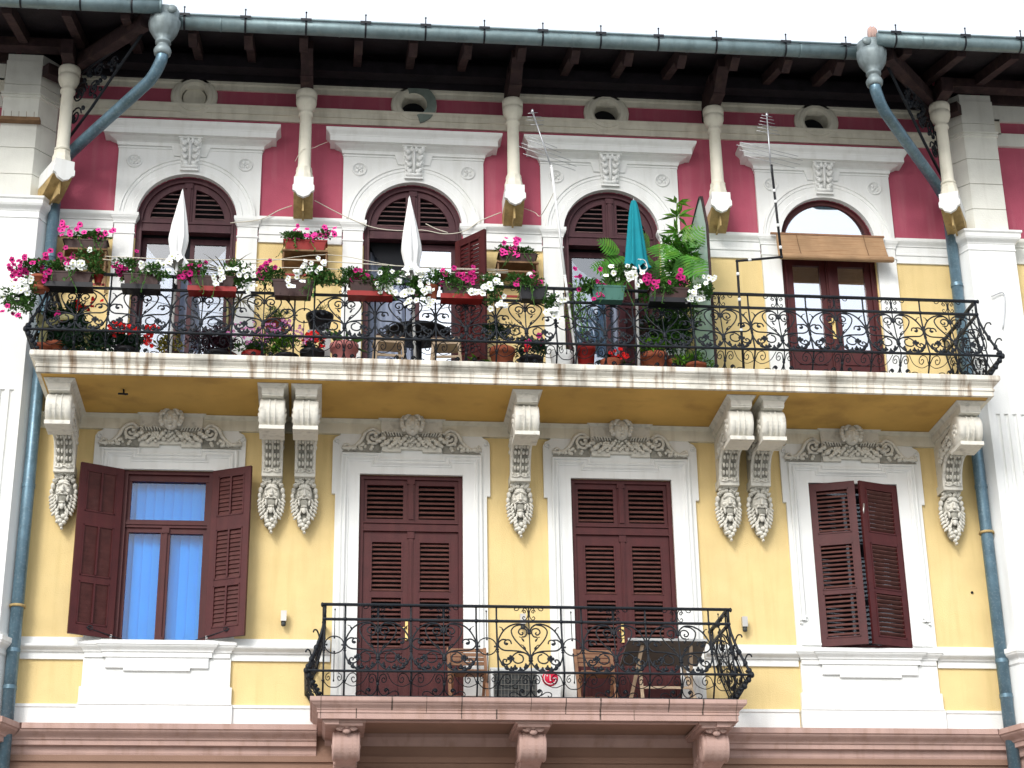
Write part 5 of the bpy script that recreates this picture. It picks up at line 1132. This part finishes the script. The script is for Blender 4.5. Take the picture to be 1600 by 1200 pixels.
# closed parasols
def parasol(label, x, y, ztop, zbot, mat_, rmax, lean, zp=10.45, seed=0, ruffle=False):
    t = thing('closed_parasol', label, 'parasol', (x, y, zp), 0, 'closed parasols on the upper balcony'); rnd = random.Random(seed)
    H_ = ztop-zp; hb = zbot-zp; Ln = H_-hb
    prof = [(0, .13), (.06, .22), (.16, .40), (.30, .62), (.46, .84), (.60, .98), (.68, 1.0), (.78, .86), (.86, .70), (.89, .68), (.95, 1.0), (1.0, 1.18)]
    if ruffle: prof = [(0, .26), (.06, .40), (.2, .58), (.4, .74), (.6, .88), (.8, 1.0), (.9, 1.08), (.95, 1.2), (1.0, 1.30)]
    m = MB(); n = 48; phs = [rnd.random()*6 for _ in range(3)]; vs = []
    fine = []
    for j in range(41):
        u = j/40
        for (a, b_), (c, d) in zip(prof, prof[1:]):
            if u <= c+1e-9: fine.append((u, b_+(d-b_)*(u-a)/(c-a))); break
    for u, r_ in fine:
        for k in range(n):
            th = 2*PI*k/n+u*.5; f_ = 1+(.10+.20*u)*math.cos(th*7+phs[0])+.10*u*math.cos(th*11+phs[1])
            z = H_-u*Ln+(.025*math.cos(th*7+phs[0])+.02*math.cos(3*th+phs[2]) if u > .97 else 0); rr = r_*rmax*f_
            vs.append((rr*math.cos(th)+lean*(z/H_-.5), rr*math.sin(th), z))
    J = len(fine); m.add(vs, [(j*n+k, j*n+(k+1) % n, (j+1)*n+(k+1) % n, (j+1)*n+k) for j in range(J-1) for k in range(n)], True)
    m.build('canopy', mat_, t)
    m = MB(); m.tube([(-lean*.5, 0, 0), (lean*.48, 0, H_-.02)], .019, 8); m.build('pole', 'white_plastic', t)
    m = MB(); m.lathe([(.016, H_-.04), (.018, H_), (.008, H_+.03), (.002, H_+.05)], 10, (lean*.5, 0, 0)); m.build('finial', 'white_plastic' if not ruffle else 'alu', t)
    m = MB(); m.lathe([(.03, .98), (.03, 1.06)], 10, (lean*(-.05), 0, 0)); m.tube([(0, 0, 1.02), (0, -.13, 1.02)], .010, 6); m.build('clamp', 'iron', t)
    if ruffle:
        m = MB()
        for k in range(3): m.tube(spline([(.01+.02*k, -.13, hb+.10), (.10, -.14, hb+.08-.03*k), (.13, -.13, hb-.03), (.05, -.14, hb-.06-.02*k), (.02, -.13, hb+.02)], 3), .006, 4)
        m.build('tie_strings', 'white_plastic', t)
    else:
        m = MB(); m.lathe([(rmax*.72, hb+Ln*.115), (rmax*.74, hb+Ln*.14)], 16, (0, 0, 0), cap=False); m.build('tie_strap', mat_, t)
parasol('closed white parasol in front of the first door', -4.42, -1.15, 12.84, 11.80, 'canvas', .105, .03, seed=1)
parasol('closed white parasol in front of the second door', -1.43, -1.15, 12.86, 11.76, 'canvas', .108, -.09, seed=2)
parasol('closed teal parasol in front of the third door', 1.48, -1.15, 12.95, 11.93, 'teal', .118, .03, seed=3, ruffle=True)

# table and stools by the second door
t = thing('patio_table', 'dark round patio table behind the railing by the second door', 'table', (-1.33, -.72, 10.432))
m = MB(); m.lathe([(.0, .66), (.40, .66), (.42, .675), (.42, .70), (.0, .70)], 32); m.build('tabletop', 'black_plastic', t)
m = MB(); m.lathe([(.05, .0), (.05, .66)], 14); m.lathe([(.24, 0), (.24, .04), (.08, .09), (.05, .2)], 20); m.build('pedestal', 'black_plastic', t)
def stool(x, y, rz, lab):
    t = thing('wooden_stool', lab, 'stool', (x, y, 10.432), rz, 'pale stools by the round table')
    m = MB(); m.box(-.19, .19, -.17, .17, .44, .475); m.box(-.17, .17, -.15, .15, .40, .44); m.build('seat', 'chair_pale', t)
    m = MB(); m.box(-.17, .17, -.15, .15, .476, .51); m.build('cushion', 'brown_plastic', t)
    for a in (-1, 1):
        for b_ in (-1, 1): m = MB(); m.beam((a*.20, b_*.18, 0), (a*.16, b_*.13, .42), .035, .035, (1, 0, 0)); m.build('leg', 'chair_pale', t)
    for b_ in (-1, 1): m = MB(); m.box(-.18, .18, b_*.165-.01, b_*.165+.01, .20, .23); m.build('stretcher', 'chair_pale', t)
stool(-1.72, -.95, .1, 'pale wooden stool left of the middle parasol pole'); stool(-.98, -.95, -.1, 'pale wooden stool right of the middle parasol pole')

# frameless arched glass screen between the flats
t = thing('glass_screen', 'tall frosted glass privacy screen with a pointed top beside the leafy plants', 'glass screen', (2.47, 0, 10.432))
O_ = [(-.03, 0), (-.03, 2.60), (-.80, 2.80), (-.92, 2.74), (-1.14, 2.20), (-1.16, 0)]
m = MB(); m.poly([(y, z) for y, z in O_], (), -.004, .004); m.v = [(y_, x_, z_) for x_, y_, z_ in m.v]; m.build('glass_pane', 'glass_frost', t)
m = MB()
for a, b_ in zip(O_, O_[1:]+O_[:1]): m.beam((0, a[0], a[1]), (0, b_[0], b_[1]), .028, .032, (1, 0, 0))
m.build('frame', 'wood_beam', t)

# rolled bamboo blind
t = thing('bamboo_blind', 'half rolled brown bamboo blind hanging over the fourth door', 'blind', (4.45, -.14, 12.60))
m = MB(); vs = []
for j in range(9):
    u = j/8; z = .46-u*.40; y = -.02-.10*u+.02*math.sin(u*3)
    for i in range(13):
        v = i/12; x = -.78+1.52*v+.05*u*(v-.3); vs.append((x, y, z-.02*math.sin(v*PI)*u+.0*v))
m.add(vs, [(j*13+i, j*13+i+1, (j+1)*13+i+1, (j+1)*13+i) for j in range(8) for i in range(12)], True)
m.add([(x, y+.008, z) for x, y, z in vs], [(j*13+i, j*13+i+1, (j+1)*13+i+1, (j+1)*13+i) for j in range(8) for i in range(12)], True)
m.build('reed_sheet', 'bamboo', t)
m = MB(); m.lathe([(.030, -.80), (.043, -.78), (.043, .80), (.030, .82)], 18, (0, -.15, .045), 'x'); m.build('roll', 'bamboo', t)
m = MB(); m.box(-.86, .76, -.03, -.0, .45, .475); m.build('head_rail', 'oak', t)
for x in (-.5, .46): m = MB(); m.tube([(x, -.028, .47), (x, -.10, .26), (x+.01, -.19, .03)], .005, 4); m.build('cord', 'shelf', t)

# aerials
def aerial(label, boom, els, mast, mast_mat, tape=()):
    b0, b1 = Vector(boom[0]), Vector(boom[1]); base = Vector(mast[-1]); t = thing('tv_aerial', label, 'aerial', base, 0, 'television aerials on the upper balcony')
    m = MB(); m.tube([b0-base, b1-base], .011, 6); m.ell(b0-base, (.022, .022, .035), 7, 5); m.build('boom', 'alu', t)
    for u, L2, dz in els:
        p = b0.lerp(b1, u)-base; m = MB(); m.tube([p-Vector((L2, .0+L2*.25, dz)), p+Vector((L2, L2*.25, dz))], .0042, 5); m.build('element', 'alu', t)
    m = MB()
    for a, b_ in zip(mast, mast[1:]): m.tube([Vector(a)-base, Vector(b_)-base], .017, 8)
    for q in mast: m.ell(Vector(q)-base, (.022, .022, .022), 8, 5)
    m.build('mast', mast_mat, t)
    for k, u in tape:
        a, b_ = Vector(mast[k]), Vector(mast[k+1]); p = a.lerp(b_, u)-base; d = (b_-a).normalized()*.022; m = MB(); m.tube([p-d, p+d], .021, 8); m.build('tape_band', 'white_plastic', t)
aerial('leaning television aerial on a white pole between the second and third door', ((.16, -1.22, 14.22), (.40, -1.2, 13.38)), [(.03, .07, .02), (.10, .10, .02), (.16, .12, .02), (.24, .09, .02), (.55, .20, -.05), (.62, .24, -.06), (.72, .34, -.07), (.80, .40, -.08), (.90, .36, -.06)],
       [(.40, -1.2, 13.40), (.54, -1.2, 11.79), (.67, -1.2, 10.44)], 'white_plastic')
aerial('television aerial on a black pole that steps sideways left of the fourth door', ((3.34, -1.34, 14.24), (3.35, -1.3, 13.38)), [(.02, .08, 0), (.07, .10, 0), (.13, .11, 0), (.19, .13, 0), (.25, .15, 0), (.31, .17, 0), (.60, .42, -.03), (.66, .48, -.03), (.74, .44, -.03), (.82, .36, -.03)],
       [(3.36, -1.3, 13.48), (3.40, -1.3, 12.12), (2.80, -1.3, 12.04), (2.79, -1.3, 10.44)], 'black_plastic', [(0, .28), (0, .40), (0, .66), (0, .9), (1, .72), (2, .12), (2, .35), (2, .62)])
m = MB(); m.tube([(.03, 0, 0), (.06, 0, .03)], .004, 4); 
# washing lines and cables
def cable(label, pts, r, mat_, cat='cable', name='cable', group=None, sub=5):
    o = Vector(pts[0]); m = MB(); m.tube([p-o for p in spline(pts, sub)], r, 5); ob = m.build(name, mat_); ob.location = o; tag(ob, label, cat, group); return ob
cable('upper pale washing line from the left wall shelf to the middle shelf', [(-5.46, -.25, 12.33), (-4.3, -.45, 12.22), (-3.0, -.55, 12.22), (-1.4, -.5, 12.20), (-.1, -.25, 12.32)], .007, 'rope', 'washing line', 'washing_line')
cable('lower pale washing line sagging from the left shelf to the middle shelf', [(-5.46, -.3, 12.26), (-4.2, -.5, 12.10), (-2.9, -.6, 12.08), (-1.4, -.5, 12.12), (-.1, -.28, 12.26)], .006, 'rope', 'washing line', 'washing_line')
cable('slack cord rising from the red wall box down to the middle shelf', [(-3.7, -.4, 12.18), (-2.55, -.25, 12.46), (-1.6, -.35, 12.28), (-.1, -.3, 12.27)], .005, 'rope', 'washing line', 'washing_line')
cable('thin white cable arching from the first door to the first free column', [(-3.84, -.11, 12.96), (-3.45, -.12, 13.02), (-3.2, -.14, 13.16), (-3.02, -.16, 13.23)], .007, 'rope')
cable('thin white cable drooping over the second fanlight between two columns', [(-2.72, -.16, 13.32), (-2.35, -.12, 13.14), (-1.95, -.10, 12.98), (-1.6, -.11, 12.93), (-1.25, -.11, 12.95), (-.95, -.12, 12.90), (-.68, -.12, 12.95), (-.45, -.12, 13.12), (-.17, -.16, 13.24)], .007, 'rope')
cable('short loose cable end crossing the right half of the second fanlight', [(-1.20, -.05, 13.08), (-1.05, -.06, 13.0), (-.9, -.10, 12.93)], .007, 'rope')
cable('thin white cable looping down from the middle column to the leaning aerial', [(.15, -.2, 13.29), (.28, -.3, 13.18), (.32, -.5, 13.02), (.36, -.9, 12.95), (.44, -1.18, 13.05)], .005, 'rope')
cable('short pale wire hooked on the right pilaster', [(6.56, -.40, 12.08), (6.74, -.39, 12.14), (6.73, -.39, 11.9), (6.67, -.38, 11.6)], .008, 'alu')
cable('thin cord tied from a cornice end to the first free column', [(-2.56, -.2, 14.22), (-2.68, -.3, 14.10), (-2.76, -.36, 14.02), (-2.9, -.46, 13.93), (-3.0, -.36, 13.8)], .004, 'rope')
t = thing('line_arm', 'pale wooden arm with a white pulley holding the washing lines at the middle shelf', 'line arm', (.10, -.3, 11.7)); m = MB(); m.tube([(0, -.1, 0), (.08, -.08, .46)], .022, 8); m.build('arm', 'chair_pale', t); m = MB(); m.lathe([(.04, -.02), (.045, 0), (.04, .02)], 14, (.08, -.08, .49), 'y'); m.build('pulley', 'white_plastic', t)

# outdoor wall lights
for x, lab in ((-2.945, 'small metal wall light left of the lower balcony'), (.04, 'small metal wall light between the two lower balcony doors'), (2.88, 'small metal wall light right of the lower balcony')):
    t = thing('wall_light', lab, 'wall light', (x, -.0, 7.40), 0, 'metal wall lights on the lower storey')
    m = MB(); m.box(-.035, .035, -.12, -.055, .06, .19); m.build('lamp_body', 'lamp_body', t)
    m = MB(); m.lathe([(.022, -.0), (.03, .012), (.03, .055)], 12, (0, -.085, 0)); m.build('sensor', 'grille', t)
    m = MB(); m.box(-.02, .02, -.055, -.0, .09, .14); m.build('bracket', 'lamp_body', t)
# nail hole / vent dot
m = MB(); m.lathe([(.018, 0), (.018, .012)], 10, (0, -.012, 0), 'y'); o = m.build('wall_plug', 'dark'); o.location = (5.95, 0, 7.98); tag(o, 'small dark plug in the yellow wall near the right downpipe', 'wall plug')

# air conditioner
t = thing('air_conditioner', 'white air conditioning unit with a round red emblem behind the lower railing', 'air conditioner', (0, -.42, 6.285))
m = MB(); m.box(-.42, .43, -.16, .16, .03, .50); m.box(-.425, .435, -.165, .165, .475, .50); m.build('casing', 'white_plastic', t)
m = MB(); m.box(-.385, .14, -.172, -.160, .055, .46); m.build('fan_recess', 'grille', t)
m = MB()
for k in range(13): m.box(-.38+.042*k, -.374+.042*k, -.180, -.174, .06, .455)
for k in range(6): m.box(-.385, .14, -.183, -.178, .09+.065*k, .096+.065*k)
m.build('grille', 'tabletop', t)
m = MB(); m.lathe([(.02, 0), (.03, .012)], 12, (-.12, -.19, .26), 'y'); m.lathe([(.18, 0), (.185, .004), (.19, 0)], 28, (-.12, -.178, .26), 'y', cap=False); m.build('fan_hub', 'grille', t)
ec = (.305, .375); m = MB(); m.lathe([(.098, -.163), (.096, -.170), (.0005, -.170)], 32, (ec[0], 0, ec[1]), 'y'); em = m.build('emblem', 'emblem_red', t)
m = MB(); A = arc(ec[0], ec[1], .074, R(75), R(360), 28); m.sweep(A, [(-.005, -.1705), (-.005, -.1735), (.005, -.1735), (.005, -.1705)], 'xz'); m.box(ec[0]+.022, ec[0]+.079, -.1735, -.1705, ec[1]-.005, ec[1]+.005)
m.box(ec[0]-.006, ec[0]+.004, -.1735, -.1705, ec[1]-.035, ec[1]+.040); m.box(ec[0]+.004, ec[0]+.022, -.1735, -.1705, ec[1]-.035, ec[1]-.025); m.lathe([(.010, -.1735), (.010, -.1705)], 12, (ec[0]-.035, 0, ec[1]+.03), 'y')
m.build('emblem_mark', 'white_plastic', em)
for s in (-1, 1): m = MB(); m.box(*sorted((s*.32, s*.25)), -.15, .15, 0, .03); m.build('foot', 'grille', t)

# folding chairs and table on the lower balcony
def folding_chair(x, y, rz, lab):
    t = thing('folding_chair', lab, 'chair', (x, y, 6.285), rz, 'slatted folding chairs on the lower balcony')
    for k in range(4): m = MB(); m.box(-.21, .21, .17-.012*k, .185-.012*k, .80-.058*k-.044, .80-.058*k); m.build('back_slat', 'oak', t)
    for s in (-1, 1): m = MB(); m.beam((s*.225, -.22, .0), (s*.225, .19, .81), .022, .038, (1, 0, 0)); m.build('back_leg', 'oak', t)
    for s in (-1, 1): m = MB(); m.beam((s*.195, .24, .0), (s*.195, -.17, .44), .022, .034, (1, 0, 0)); m.build('front_leg', 'oak', t)
    for k in range(6): m = MB(); m.box(-.20, .20, -.19+.06*k, -.145+.06*k, .44, .456); m.build('seat_slat', 'oak', t)
    m = MB(); m.box(-.19, .19, .20, .215, .12, .15); m.build('stretcher', 'oak', t); m = MB(); m.box(-.22, .22, -.19, -.175, .10, .13); m.build('stretcher', 'oak', t)
folding_chair(-.69, -.48, .0, 'slatted wooden folding chair left of the air conditioning unit')
folding_chair(.88, -.48, .0, 'slatted wooden folding chair right of the air conditioning unit')
t = thing('folding_table', 'folding table with grey tilted top and pale legs at right of lower balcony', 'table', (1.72, -.55, 6.285))
m = MB(); m.obox((0, 0, .71), (.49, 0, 0), (0, .33, -.075), (0, .003, .010)); m.build('tabletop', 'tabletop', t)
m = MB(); m.beam((-.49, -.335, .792), (.49, -.335, .792), .014, .03); m.build('edge_strip', 'white_plastic', t)
for s in (-1, 1):
    m = MB(); m.beam((s*.33, -.30, 0), (s*.26, .22, .66), .022, .040, (1, 0, 0)); m.build('leg', 'chair_pale', t)
    m = MB(); m.beam((s*.40-.03, .25, 0), (s*.30, -.25, .74), .022, .040, (1, 0, 0)); m.build('leg', 'chair_pale', t)
m = MB(); m.box(-.30, .30, -.20, -.18, .22, .25); m.build('stretcher', 'chair_pale', t)
